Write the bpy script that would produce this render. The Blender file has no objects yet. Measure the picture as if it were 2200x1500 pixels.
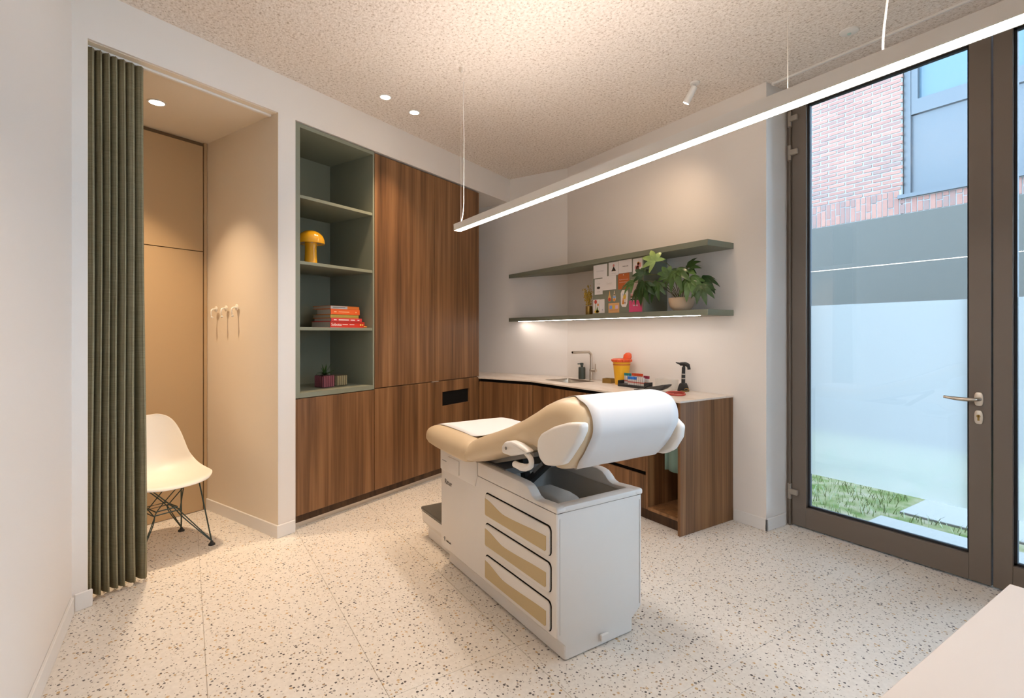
import bpy, bmesh, math, random
from mathutils import Vector, Matrix
random.seed(7)
S = bpy.context.scene
COL = S.collection
PI = math.pi

# ------------------------------------------------------------------ camera, world, exposure
cd = bpy.data.cameras.new('camera'); cam = bpy.data.objects.new('camera', cd); COL.objects.link(cam)
cam.location = (0, 0, 1.36); cam.rotation_euler = (math.radians(90), 0, math.radians(57.2))
cd.sensor_width = 36.0; cd.sensor_fit = 'HORIZONTAL'
cd.lens = 1087.0 / 2200.0 * 36.0
cd.shift_y = -34.4 / 2200.0
cd.clip_start = 0.02
S.camera = cam

SKY = 10.8
w = bpy.data.worlds.new('overcast_sky'); S.world = w; w.use_nodes = True
nt = w.node_tree; nt.nodes.clear()
bg = nt.nodes.new('ShaderNodeBackground'); wo = nt.nodes.new('ShaderNodeOutputWorld')
bg.inputs['Color'].default_value = (0.60, 0.81, 1.08, 1); bg.inputs['Strength'].default_value = SKY
nt.links.new(bg.outputs[0], wo.inputs[0])

S.view_settings.view_transform = 'Standard'; S.view_settings.look = 'None'
S.view_settings.gamma = 1.0; S.view_settings.exposure = 0.30
S.view_settings.use_curve_mapping = False

WARM = (1.0, 0.73, 0.48); PEND = (1.0, 0.90, 0.815)
PEND_DOWN = 44.0; PEND_UP = 44.0
DOWN_W = 4.0; ALC_W = 7.4; SPOT_W = 30.0; LED_E = 26.0

# ------------------------------------------------------------------ frames
AR = math.radians(23.9)
AV = Vector((-math.sin(AR), math.cos(AR), 0)); NV = Vector((math.cos(AR), math.sin(AR), 0))
def AW(s, wv, z=0.0): return AV * s + NV * wv + Vector((0, 0, z))
WA = -3.143      # left wall plane (along NV)
YB = 3.351       # back wall plane
YD = 3.61        # door plane
CZ = 3.085       # ceiling
YC = -0.467      # near-left wall plane

# ------------------------------------------------------------------ materials
def mat(name, col=(.8, .8, .8), rough=.5, metal=0.0, spec=.5, emit=None, estr=0.0, trans=0.0, sheen=0.0, coat=0.0):
    m = bpy.data.materials.new(name); m.use_nodes = True
    b = m.node_tree.nodes['Principled BSDF']
    b.inputs['Base Color'].default_value = (*col, 1); b.inputs['Roughness'].default_value = rough
    b.inputs['Metallic'].default_value = metal; b.inputs['Specular IOR Level'].default_value = spec
    if emit: b.inputs['Emission Color'].default_value = (*emit, 1); b.inputs['Emission Strength'].default_value = estr
    b.inputs['Transmission Weight'].default_value = trans
    b.inputs['Coat Weight'].default_value = coat
    return m
def nd(m, t, **k):
    n = m.node_tree.nodes.new(t)
    for a, v in k.items():
        if a in n.inputs: n.inputs[a].default_value = v
        else: setattr(n, a, v)
    return n
def lk(m, a, b): m.node_tree.links.new(a, b)
def bsdf(m): return m.node_tree.nodes['Principled BSDF']
def coords(m, scale=(1, 1, 1), kind='Object', rot=(0, 0, 0)):
    t = nd(m, 'ShaderNodeTexCoord'); mp = nd(m, 'ShaderNodeMapping')
    mp.inputs['Scale'].default_value = scale; mp.inputs['Rotation'].default_value = rot
    lk(m, t.outputs[kind], mp.inputs[0]); return mp.outputs[0]
def world_coords(m, scale=(1, 1, 1)):
    g = nd(m, 'ShaderNodeNewGeometry'); mp = nd(m, 'ShaderNodeMapping'); mp.inputs['Scale'].default_value = scale
    lk(m, g.outputs['Position'], mp.inputs[0]); return mp.outputs[0]
def ramp(m, src, stops, interp='LINEAR'):
    r = nd(m, 'ShaderNodeValToRGB'); r.color_ramp.interpolation = interp
    e = r.color_ramp.elements
    while len(e) < len(stops): e.new(.5)
    for i, (p, c) in enumerate(stops):
        e[i].position = p; e[i].color = (*c, 1)
    lk(m, src, r.inputs[0]); return r.outputs[0]
def bump(m, src, strength=.3, dist=.01):
    b = nd(m, 'ShaderNodeBump'); b.inputs['Strength'].default_value = strength; b.inputs['Distance'].default_value = dist
    lk(m, src, b.inputs['Height']); lk(m, b.outputs[0], bsdf(m).inputs['Normal'])
def mixc(m, fac, a, b):
    n = nd(m, 'ShaderNodeMix'); n.data_type = 'RGBA'
    if hasattr(fac, 'node'): lk(m, fac, n.inputs[0])
    else: n.inputs[0].default_value = fac
    for v, i in ((a, 6), (b, 7)):
        if hasattr(v, 'node'): lk(m, v, n.inputs[i])
        else: n.inputs[i].default_value = (*v, 1)
    return n.outputs[2]
def math_(m, op, a, b=0.0):
    n = nd(m, 'ShaderNodeMath'); n.operation = op
    for v, i in ((a, 0), (b, 1)):
        if hasattr(v, 'node'): lk(m, v, n.inputs[i])
        else: n.inputs[i].default_value = v
    return n.outputs[0]

def make_wall():
    m = mat('wall_paint', (.81, .755, .70), .75, spec=.25)
    n = nd(m, 'ShaderNodeTexNoise', Scale=120.0); lk(m, world_coords(m), n.inputs['Vector'])
    bump(m, n.outputs['Fac'], .06, .002); return m
def make_ceiling():
    m = mat('acoustic_plaster', (.78, .72, .66), .95, spec=.1)
    v = world_coords(m)
    a = nd(m, 'ShaderNodeTexVoronoi', Scale=78.0); lk(m, v, a.inputs['Vector'])
    b = nd(m, 'ShaderNodeTexNoise', Scale=58.0, Detail=5.0, Roughness=.6); lk(m, v, b.inputs['Vector'])
    pit = ramp(m, b.outputs['Fac'], [(.28, (.46, .36, .28)), (.43, (.77, .68, .60)), (.62, (.88, .80, .73))])
    vp = nd(m, 'ShaderNodeTexVoronoi', Scale=80.0); lk(m, v, vp.inputs['Vector'])
    spc = nd(m, 'ShaderNodeSeparateColor'); lk(m, vp.outputs['Color'], spc.inputs[0])
    hole = math_(m, 'MULTIPLY', math_(m, 'LESS_THAN', vp.outputs['Distance'], math_(m, 'MULTIPLY', spc.outputs[1], .42)), math_(m, 'LESS_THAN', spc.outputs[0], .34))
    lk(m, mixc(m, math_(m, 'MULTIPLY', hole, .5), pit, (.34, .235, .155)), bsdf(m).inputs['Base Color'])
    h = math_(m, 'ADD', math_(m, 'MULTIPLY', a.outputs['Distance'], -.8), b.outputs['Fac'])
    bump(m, h, .5, .008); return m
def make_terrazzo():
    m = mat('terrazzo', (.76, .70, .62), .38, spec=.45)
    v = world_coords(m)
    wn = nd(m, 'ShaderNodeTexNoise', Scale=55.0); lk(m, v, wn.inputs['Vector'])
    base = ramp(m, wn.outputs['Fac'], [(.3, (.72, .665, .595)), (.7, (.80, .745, .67))])
    cur = base
    for sc, thr, keep, stops in (
        (64.0, .27, .24, [(0, (.07, .06, .055)), (.35, (.15, .13, .12)), (.6, (.26, .23, .20)), (.8, (.36, .25, .15)), (1, (.10, .085, .08))]),
        (52.0, .26, .09, [(0, (.55, .36, .17)), (.5, (.60, .42, .24)), (1, (.42, .33, .25))]),
        (110.0, .30, .16, [(0, (.33, .29, .25)), (.5, (.45, .38, .30)), (1, (.22, .19, .17))])):
        mp = nd(m, 'ShaderNodeMapping'); mp.inputs['Location'].default_value = (sc * .37, sc * .11, 0)
        mp.inputs['Rotation'].default_value = (0, 0, sc)
        lk(m, v, mp.inputs[0])
        dn = nd(m, 'ShaderNodeTexNoise', Scale=sc * 1.6); lk(m, mp.outputs[0], dn.inputs['Vector'])
        off = nd(m, 'ShaderNodeVectorMath'); off.operation = 'SCALE'; off.inputs['Scale'].default_value = .010 * 46 / sc
        lk(m, dn.outputs['Color'], off.inputs[0])
        ad = nd(m, 'ShaderNodeVectorMath'); ad.operation = 'ADD'; lk(m, mp.outputs[0], ad.inputs[0]); lk(m, off.outputs[0], ad.inputs[1])
        vo = nd(m, 'ShaderNodeTexVoronoi', Scale=sc); vo.voronoi_dimensions = '2D'; lk(m, ad.outputs[0], vo.inputs['Vector'])
        sp = nd(m, 'ShaderNodeSeparateColor'); lk(m, vo.outputs['Color'], sp.inputs[0])
        size = math_(m, 'MULTIPLY', sp.outputs[1], thr)
        near = math_(m, 'LESS_THAN', vo.outputs['Distance'], math_(m, 'ADD', size, thr * .35))
        chosen = math_(m, 'LESS_THAN', sp.outputs[0], keep)
        fac = math_(m, 'MULTIPLY', near, chosen)
        cur = mixc(m, fac, cur, ramp(m, sp.outputs[2], stops, 'CONSTANT'))
    lk(m, cur, bsdf(m).inputs['Base Color']); return m
def make_walnut(name, seed=0.0, tint=1.0):
    m = mat(name, (.3, .15, .07), .42, spec=.4)
    t = nd(m, 'ShaderNodeTexCoord')
    ad = nd(m, 'ShaderNodeVectorMath'); ad.operation = 'ADD'; ad.inputs[1].default_value = (seed, seed * 1.7, seed * .3)
    oi = nd(m, 'ShaderNodeObjectInfo'); sc = nd(m, 'ShaderNodeVectorMath'); sc.operation = 'SCALE'; sc.inputs['Scale'].default_value = 9.0
    cmb = nd(m, 'ShaderNodeCombineXYZ'); lk(m, oi.outputs['Random'], cmb.inputs[0]); lk(m, oi.outputs['Random'], cmb.inputs[1])
    lk(m, cmb.outputs[0], sc.inputs[0])
    a2 = nd(m, 'ShaderNodeVectorMath'); a2.operation = 'ADD'
    lk(m, t.outputs['Object'], ad.inputs[0]); lk(m, ad.outputs[0], a2.inputs[0]); lk(m, sc.outputs[0], a2.inputs[1])
    def noise(s, scale, det, dist=0.0):
        mp = nd(m, 'ShaderNodeMapping'); mp.inputs['Scale'].default_value = s; lk(m, a2.outputs[0], mp.inputs[0])
        n = nd(m, 'ShaderNodeTexNoise', Scale=scale, Detail=det, Roughness=.6, Distortion=dist); lk(m, mp.outputs[0], n.inputs['Vector'])
        return n.outputs['Fac']
    big = noise((5.5, 5.5, .22), 1.6, 3.0, .6)
    fine = noise((70, 70, 1.6), 1.0, 4.0, .2)
    med = noise((22, 22, .5), 1.0, 3.0, .8)
    s = math_(m, 'ADD', math_(m, 'MULTIPLY', big, .52), math_(m, 'ADD', math_(m, 'MULTIPLY', med, .34), math_(m, 'MULTIPLY', fine, .17)))
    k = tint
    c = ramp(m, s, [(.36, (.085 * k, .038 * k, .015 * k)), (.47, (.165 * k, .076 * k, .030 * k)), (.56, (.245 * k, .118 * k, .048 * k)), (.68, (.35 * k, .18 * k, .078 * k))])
    lk(m, c, bsdf(m).inputs['Base Color']); bump(m, fine, .08, .002); return m
def make_linen():
    m = mat('olive_linen', (.15, .15, .095), .9, spec=.15)
    v = coords(m)
    mp = nd(m, 'ShaderNodeMapping'); mp.inputs['Scale'].default_value = (1, 1, 40); lk(m, v, mp.inputs[0])
    a = nd(m, 'ShaderNodeTexNoise', Scale=9.0, Detail=3.0); lk(m, mp.outputs[0], a.inputs['Vector'])
    mp2 = nd(m, 'ShaderNodeMapping'); mp2.inputs['Scale'].default_value = (60, 60, 1.2); lk(m, v, mp2.inputs[0])
    b = nd(m, 'ShaderNodeTexNoise', Scale=5.0, Detail=3.0); lk(m, mp2.outputs[0], b.inputs['Vector'])
    s = math_(m, 'ADD', math_(m, 'MULTIPLY', a.outputs['Fac'], .5), math_(m, 'MULTIPLY', b.outputs['Fac'], .5))
    lk(m, ramp(m, s, [(.35, (.205, .180, .110)), (.65, (.33, .292, .188))]), bsdf(m).inputs['Base Color'])
    bump(m, s, .3, .003); return m
def make_stone():
    m = mat('worktop_stone', (.74, .64, .54), .32, spec=.45)
    n = nd(m, 'ShaderNodeTexNoise', Scale=6.0, Detail=6.0, Roughness=.6, Distortion=.8); lk(m, world_coords(m, (1, 2.4, 1)), n.inputs['Vector'])
    lk(m, ramp(m, n.outputs['Fac'], [(.35, (.66, .555, .46)), (.5, (.75, .655, .565)), (.65, (.79, .71, .63))]), bsdf(m).inputs['Base Color']); return m
def make_brick():
    m = mat('red_brick', (.42, .19, .15), .9, spec=.2)
    oi = nd(m, 'ShaderNodeObjectInfo'); n = nd(m, 'ShaderNodeTexNoise', Scale=22.0, Detail=4.0); lk(m, world_coords(m), n.inputs['Vector'])
    big = nd(m, 'ShaderNodeTexNoise', Scale=4.6, Detail=1.0); lk(m, world_coords(m, (1, 1, 3.6)), big.inputs['Vector'])
    s = math_(m, 'ADD', math_(m, 'MULTIPLY', oi.outputs['Random'], .45), math_(m, 'ADD', math_(m, 'MULTIPLY', n.outputs['Fac'], .35), math_(m, 'MULTIPLY', big.outputs['Fac'], .3)))
    lk(m, ramp(m, s, [(.25, (.135, .092, .082)), (.5, (.185, .092, .074)), (.75, (.215, .110, .085))]), bsdf(m).inputs['Base Color'])
    bump(m, n.outputs['Fac'], .4, .01); return m
def make_glass():
    m = bpy.data.materials.new('window_glass'); m.use_nodes = True
    t = m.node_tree; t.nodes.clear(); o = t.nodes.new('ShaderNodeOutputMaterial')
    tr = t.nodes.new('ShaderNodeBsdfTransparent'); tr.inputs[0].default_value = (.93, .97, .97, 1)
    gl = t.nodes.new('ShaderNodeBsdfGlossy'); gl.inputs['Roughness'].default_value = 0.0
    fr = t.nodes.new('ShaderNodeFresnel'); fr.inputs[0].default_value = 1.5
    mx = t.nodes.new('ShaderNodeMixShader')
    t.links.new(fr.outputs[0], mx.inputs[0]); t.links.new(tr.outputs[0], mx.inputs[1]); t.links.new(gl.outputs[0], mx.inputs[2])
    t.links.new(mx.outputs[0], o.inputs[0]); return m
def make_film():
    m = bpy.data.materials.new('frosted_film'); m.use_nodes = True
    t = m.node_tree; t.nodes.clear(); o = t.nodes.new('ShaderNodeOutputMaterial')
    tl = t.nodes.new('ShaderNodeBsdfTranslucent'); tl.inputs[0].default_value = (.47, .46, .45, 1)
    df = t.nodes.new('ShaderNodeBsdfDiffuse'); df.inputs[0].default_value = (.55, .56, .57, 1)
    mx = t.nodes.new('ShaderNodeMixShader'); mx.inputs[0].default_value = .15
    rf = t.nodes.new('ShaderNodeBsdfRefraction'); rf.inputs['Color'].default_value = (.97, .95, .93, 1); rf.inputs['Roughness'].default_value = .8; rf.inputs['IOR'].default_value = 1.02
    m2 = t.nodes.new('ShaderNodeMixShader'); m2.inputs[0].default_value = .5
    t.links.new(tl.outputs[0], m2.inputs[1]); t.links.new(rf.outputs[0], m2.inputs[2])
    t.links.new(m2.outputs[0], mx.inputs[1]); t.links.new(df.outputs[0], mx.inputs[2]); t.links.new(mx.outputs[0], o.inputs[0]); return m
def make_leaf(name, c0, c1):
    m = mat(name, c0, .32, spec=.5)
    oi = nd(m, 'ShaderNodeObjectInfo')
    n = nd(m, 'ShaderNodeTexNoise', Scale=30.0); lk(m, world_coords(m), n.inputs['Vector'])
    s = math_(m, 'ADD', math_(m, 'MULTIPLY', oi.outputs['Random'], .6), math_(m, 'MULTIPLY', n.outputs['Fac'], .4))
    lk(m, ramp(m, s, [(.2, c0), (.8, c1)]), bsdf(m).inputs['Base Color']); return m
def make_grass_soil():
    m = mat('garden_soil', (.4, .36, .25), .95, spec=.1)
    n = nd(m, 'ShaderNodeTexNoise', Scale=7.0, Detail=6.0); lk(m, world_coords(m), n.inputs['Vector'])
    lk(m, ramp(m, n.outputs['Fac'], [(.35, (.05, .072, .018)), (.5, (.105, .105, .05)), (.65, (.15, .13, .09))]), bsdf(m).inputs['Base Color']); return m

def make_clear():
    m = bpy.data.materials.new('clear_plastic'); m.use_nodes = True
    t = m.node_tree; t.nodes.clear(); o = t.nodes.new('ShaderNodeOutputMaterial')
    tr = t.nodes.new('ShaderNodeBsdfTransparent'); tr.inputs[0].default_value = (.97, .97, .96, 1)
    df = t.nodes.new('ShaderNodeBsdfPrincipled'); df.inputs['Base Color'].default_value = (.85, .83, .80, 1); df.inputs['Roughness'].default_value = .15
    mx = t.nodes.new('ShaderNodeMixShader'); mx.inputs[0].default_value = .13
    t.links.new(tr.outputs[0], mx.inputs[1]); t.links.new(df.outputs[0], mx.inputs[2]); t.links.new(mx.outputs[0], o.inputs[0]); return m
M = {}
M['clear'] = make_clear()
M['wall'] = make_wall(); M['ceil'] = make_ceiling(); M['terrazzo'] = make_terrazzo(); M['walnut'] = make_walnut('walnut')
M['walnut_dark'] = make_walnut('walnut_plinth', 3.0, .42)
M['linen'] = make_linen(); M['stone'] = make_stone(); M['brick'] = make_brick(); M['glass'] = make_glass(); M['film'] = make_film()
M['grout'] = mat('grout', (.60, .53, .455), .9)
M['base'] = mat('skirting_paint', (.80, .77, .735), .5)
M['alcove'] = mat('warm_bounce_tint', (.80, .695, .555), .7, spec=.25)  # warm bounce light on white walls, put into the colour
M['tan_panel'] = mat('tan_lacquer', (.55, .375, .20), .5, spec=.35)
M['sage'] = mat('sage_lacquer', (.225, .235, .175), .5, spec=.35)
M['dark'] = mat('void_shade', (.012, .011, .010), .9, spec=.05)  # near-black shade of gaps, slots and holes, put into the colour
M['frame'] = mat('bronze_aluminium', (.185, .150, .120), .42, metal=.25, spec=.5)
M['hinge'] = mat('hinge_grey', (.36, .31, .255), .45, metal=.1)
M['gasket'] = mat('black_gasket', (.015, .016, .02), .6)
M['steel'] = mat('brushed_steel', (.62, .57, .50), .28, metal=1.0)
M['steel_pale'] = mat('satin_steel', (.72, .66, .58), .35, metal=.8)
M['white'] = mat('white_plastic', (.80, .76, .71), .35, spec=.5)
M['white_metal'] = mat('white_metal', (.80, .77, .73), .35)
M['cabinet_white'] = mat('table_casing', (.765, .715, .66), .38, spec=.45)
M['basin'] = mat('moulded_tray', (.50, .46, .41), .45)
M['vinyl'] = mat('tan_vinyl', (.64, .49, .31), .40, spec=.5, coat=.35)
bsdf(M['vinyl']).inputs['Coat Roughness'].default_value = .38
M['drawer_tan'] = mat('drawer_inset_tan', (.53, .395, .205), .5)
M['paper'] = mat('exam_paper', (.70, .675, .66), .85, spec=.15)
M['rubber'] = mat('black_rubber', (.02, .02, .02), .6)
M['pad'] = mat('grey_step_pad', (.105, .10, .085), .38)
M['grey_metal'] = mat('grey_metal', (.22, .22, .22), .4, metal=.4)
M['wire'] = mat('dark_green_wire', (.045, .065, .05), .4, metal=.3)
M['shell'] = mat('cream_shell', (.80, .735, .63), .42)
M['mustard'] = mat('mustard_enamel', (.82, .40, .010), .15, spec=.6, coat=.6)
M['text'] = mat('dark_print', (.09, .075, .06), .6)
M['print_white'] = mat('white_print', (.85, .82, .78), .7)
M['lamp'] = mat('lit_diffuser', (1, 1, 1), .5, emit=(1, .93, .86), estr=PEND_DOWN)
M['lamp_down'] = mat('lit_panel_down', (1, 1, 1), .5, emit=PEND, estr=PEND_DOWN)
M['lamp_up'] = mat('lit_panel_up', (1, 1, 1), .5, emit=PEND, estr=PEND_UP)
M['lamp_disc'] = mat('lit_disc', (1, 1, 1), .5, emit=(1, .92, .80), estr=9.0)
M['led'] = mat('led_strip', (1, 1, 1), .5, emit=(1, .88, .80), estr=LED_E)
M['desk'] = mat('desk_laminate', (.66, .555, .465), .5)
M['leaf'] = make_leaf('glossy_leaf', (.018, .050, .012), (.075, .15, .032))
M['leaf_young'] = make_leaf('young_leaf', (.24, .36, .08), (.36, .46, .16))
M['stem'] = mat('plant_stem', (.13, .11, .04), .6)
M['pot'] = mat('beige_pot', (.60, .44, .29), .6)
M['brass'] = mat('brass', (.42, .27, .08), .35, metal=.85)
M['dry'] = mat('dried_flower', (.52, .34, .05), .9)
M['slab'] = mat('concrete_slab', (.145, .137, .125), .85)
M['mortar'] = mat('pale_mortar', (.215, .21, .20), .95)
M['plaster'] = mat('grey_plaster', (.054, .049, .041), .85)
M['facade_panel'] = mat('blue_grey_panel', (.042, .048, .055), .35)
M['facade_glass'] = mat('facade_glass', (.05, .085, .11), .12, spec=.35)
M['grass'] = make_leaf('grass_blade', (.05, .09, .014), (.115, .135, .04))
M['soil'] = make_grass_soil()
def flat(name, c, r=.6): 
    if name not in M: M[name] = mat(name, c, r)
    return M[name]

# ------------------------------------------------------------------ mesh helpers
def box(bm, x0, x1, y0, y1, z0, z1, bev=0.0, seg=2):
    r = bmesh.ops.create_cube(bm, size=1.0)
    vs = r['verts']
    for v in vs:
        v.co = Vector(((x0 + x1) / 2 + v.co.x * (x1 - x0), (y0 + y1) / 2 + v.co.y * (y1 - y0), (z0 + z1) / 2 + v.co.z * (z1 - z0)))
    if bev > 0:
        es = list({e for v in vs for e in v.link_edges})
        bmesh.ops.bevel(bm, geom=es, offset=bev, segments=seg, affect='EDGES', profile=.5)
    return bm
def prism(bm, pts, h0, h1, axis='z', bev=0.0):
    def P(a, b, h): return {'z': (a, b, h), 'y': (a, h, b), 'x': (h, a, b)}[axis]
    lo = [bm.verts.new(P(a, b, h0)) for a, b in pts]; hi = [bm.verts.new(P(a, b, h1)) for a, b in pts]
    n = len(pts); fs = [bm.faces.new(lo[::-1]), bm.faces.new(hi)]
    for i in range(n): fs.append(bm.faces.new((lo[i], lo[(i + 1) % n], hi[(i + 1) % n], hi[i])))
    bmesh.ops.recalc_face_normals(bm, faces=fs)
    if bev > 0:
        es = list({e for f in fs for e in f.edges})
        bmesh.ops.bevel(bm, geom=es, offset=bev, segments=2, affect='EDGES', profile=.5)
    return bm
def loft(bm, rings, closed=True, cap=True):
    vr = [[bm.verts.new(p) for p in r] for r in rings]
    n = len(rings[0]); fs = []
    for a, b in zip(vr, vr[1:]):
        for i in range(n if closed else n - 1):
            j = (i + 1) % n; fs.append(bm.faces.new((a[i], a[j], b[j], b[i])))
    if cap and closed:
        fs.append(bm.faces.new(vr[0][::-1])); fs.append(bm.faces.new(vr[-1]))
    bmesh.ops.recalc_face_normals(bm, faces=fs)
    return vr
def tube(bm, pts, r, seg=8, cap=True):
    pts = [Vector(p) for p in pts]; rings = []
    up = Vector((0, 0, 1)); n = None
    for i, p in enumerate(pts):
        d = (pts[min(i + 1, len(pts) - 1)] - pts[max(i - 1, 0)]).normalized()
        if n is None:
            n = d.cross(up) if abs(d.dot(up)) < .95 else d.cross(Vector((1, 0, 0)))
        else: n = n - d * n.dot(d)
        n.normalize(); b = d.cross(n)
        rr = r[i] if isinstance(r, (list, tuple)) else r
        rings.append([p + n * (rr * math.cos(2 * PI * k / seg)) + b * (rr * math.sin(2 * PI * k / seg)) for k in range(seg)])
    loft(bm, rings, True, cap)
def lathe(bm, prof, seg=24, c=(0, 0, 0), sq=1.0):
    rings = []
    for r, z in prof:
        r = max(r, 1e-4)
        rings.append([Vector((c[0] + r * math.cos(2 * PI * k / seg), c[1] + r * sq * math.sin(2 * PI * k / seg), c[2] + z)) for k in range(seg)])
    loft(bm, rings)
def sphere(bm, c, r, u=10, v=7):
    res = bmesh.ops.create_uvsphere(bm, u_segments=u, v_segments=v, radius=1.0)
    rr = r if isinstance(r, (tuple, list)) else (r, r, r)
    for q in res['verts']: q.co = Vector((c[0] + q.co.x * rr[0], c[1] + q.co.y * rr[1], c[2] + q.co.z * rr[2]))
def NB(): return bmesh.new()
def obj(name, bm, m, parent=None, loc=None, smooth=True, ang=35, rot=None):
    me = bpy.data.meshes.new(name); bm.normal_update(); bm.to_mesh(me); bm.free()
    if smooth:
        for p in me.polygons: p.use_smooth = True
        me.set_sharp_from_angle(angle=math.radians(ang))
    me.materials.append(M[m] if isinstance(m, str) else m)
    o = bpy.data.objects.new(name, me); COL.objects.link(o)
    if parent: o.parent = parent
    if loc is not None: o.location = loc
    if rot is not None: o.rotation_euler = rot
    return o
def thing(name, label, cat, loc=(0, 0, 0), rz=0.0, group=None):
    o = bpy.data.objects.new(name, None); COL.objects.link(o); o.empty_display_size = .05
    o.location = loc; o.rotation_euler = (0, 0, rz); o['label'] = label; o['category'] = cat
    if group: o['group'] = group
    return o
def tag(o, label, cat, group=None):
    o['label'] = label; o['category'] = cat
    if group: o['group'] = group
    return o
def struct(o): o['kind'] = 'structure'; return o
def bx(*a, **k): return box(NB(), *a, **k)
def copy_part(o, parent):
    c = o.copy(); COL.objects.link(c); c.parent = parent
    for ch in list(o.children): copy_part(ch, c)
    return c
def text_mesh(name, s, size, m, parent, loc, rot, depth=.0006, align='CENTER'):
    cu = bpy.data.curves.new(name, 'FONT'); cu.body = s; cu.size = size; cu.extrude = depth; cu.align_x = align; cu.align_y = 'CENTER'
    cu.resolution_u = 3
    t = bpy.data.objects.new(name, cu); COL.objects.link(t)
    dg = bpy.context.evaluated_depsgraph_get()
    me = bpy.data.meshes.new_from_object(t.evaluated_get(dg)); bpy.data.objects.remove(t)
    me.materials.clear(); me.materials.append(M[m] if isinstance(m, str) else m)
    o = bpy.data.objects.new(name, me); COL.objects.link(o); o.parent = parent; o.location = loc; o.rotation_euler = rot
    return o
def cr(pts, n=6):
    pts = [Vector(p) for p in pts]; out = []
    for i in range(len(pts) - 1):
        p0 = pts[max(i - 1, 0)]; p1 = pts[i]; p2 = pts[i + 1]; p3 = pts[min(i + 2, len(pts) - 1)]
        for k in range(n):
            t = k / n
            out.append(.5 * ((2 * p1) + (p2 - p0) * t + (2 * p0 - 5 * p1 + 4 * p2 - p3) * t * t + (3 * p1 - p0 - 3 * p2 + p3) * t ** 3))
    out.append(pts[-1]); return out

# ------------------------------------------------------------------ room shell
RA = (0, 0, AR)
fl = struct(obj('floor', bx(-5.9, 1.7, -1.3, 3.70, -.12, -.0035), 'grout', smooth=False))
TX, TY = .5735, .5705
full = None
for i in range(-8, 6):
    for j in range(-3, 7):
        x0 = -1.26 + TX * i; y0 = .068 + TY * j
        x1, y1 = x0 + TX, y0 + TY
        if x1 < -5.9 or x0 > 1.65 or y0 > 3.68 or y1 < -1.2: continue
        g = .0008
        if y1 > 3.70:
            t = obj('tile', bx(x0 + g, x1 - g, y0 + g, 3.70, -.014, 0, .001, 1), 'terrazzo', fl)
        elif full is None:
            b = bx(g, TX - g, g, TY - g, -.014, 0, .001, 1)
            full = obj('tile', b, 'terrazzo', fl, loc=(x0, y0, 0)); t = full
        else:
            t = full.copy(); COL.objects.link(t); t.parent = fl; t.location = (x0, y0, 0)
struct(obj('ceiling', bx(-6.2, 1.75, -1.4, 3.74, CZ, CZ + .12), 'ceil', smooth=False))

S0, S1, S2, S3, S4, S5 = .80, .943, 1.957, 2.083, 4.181, 4.737
ALW = -4.117     # alcove back plane
struct(obj('wall_left', bx(-4.3, WA, S0 - .4, S1, 0, CZ), 'wall', rot=RA, smooth=False))      # pillar left of the alcove
struct(obj('wall_left', prism(NB(), [(WA, S2), (WA, S3), (-4.3, S3), (-4.3, S2 + .027)], 0, CZ), 'wall', rot=RA, smooth=False))                      # pillar between alcove and cabinets
struct(obj('wall_left', bx(-4.3, WA, S1, S2, 2.826, CZ), 'wall', rot=RA, smooth=False))                  # header over the alcove
struct(obj('wall_left', bx(-4.3, WA, S3, S5 + .05, 2.820, CZ), 'wall', rot=RA, smooth=False))            # bulkhead over the cabinets
struct(obj('wall_left', bx(-4.3, -4.16, S1, S2 + .02, 0, 2.826), 'wall', rot=RA, smooth=False))
struct(obj('wall_left', bx(-4.3, -3.86, S3, S5 + .05, 0, 2.82), 'wall', rot=RA, smooth=False))
b = NB()
prism(b, [(WA - .001, S2 - .002), (WA - .001, S2), (-4.14, S2 + .0231), (-4.14, S2 + .0211)], 0, 2.8255)
box(b, -4.12, WA - .001, S1, S1 + .002, 0, 2.8255)
box(b, -4.14, WA - .02, S1, S2 + .02, 2.8235, 2.8262)
struct(obj('alcove_tint_skin', b, 'alcove', rot=RA, smooth=False))  # thin skin over the white alcove walls, carries the painted warm bounce
# return wall, square to the left wall, closing the sink corner
b = NB(); box(b, -4.3, -2.40, S5, S5 + .12, 0, CZ)
struct(obj('wall_corner', b, 'wall', rot=RA, smooth=False))
b = NB(); box(b, -4.15, -1.975, YB, YD + .13, 0, CZ)
struct(obj('wall_back', b, 'wall', smooth=False))
b = NB(); box(b, -3.24, 1.7, YC - .14, YC, 0, CZ)
struct(obj('wall_front', b, 'wall', smooth=False))
b = NB()
WY0, WY1, WZ0, WZ1 = 1.25, 2.35, .95, 2.25      # right wall with an added, unseen window for daylight on the table end
box(b, 1.6, 1.74, YC, WY0, 0, CZ); box(b, 1.6, 1.74, WY1, 3.7, 0, CZ); box(b, 1.6, 1.74, WY0, WY1, 0, WZ0); box(b, 1.6, 1.74, WY0, WY1, WZ1, CZ)
struct(obj('wall_right', b, 'wall', smooth=False))
b = NB()
for y in (WY0, (WY0 + WY1) / 2 - .03, WY1 - .06): box(b, 1.62, 1.69, y, y + .06, WZ0, WZ1)
for z in (WZ0, WZ1 - .06): box(b, 1.62, 1.69, WY0 + .06, WY1 - .06, z, z + .06)
wn = struct(obj('added_window_1', b, 'frame', smooth=False))
obj('glass_pane', bx(1.65, 1.656, WY0 + .05, WY1 - .05, WZ0 + .05, WZ1 - .05), 'glass', wn, smooth=False)
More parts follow.
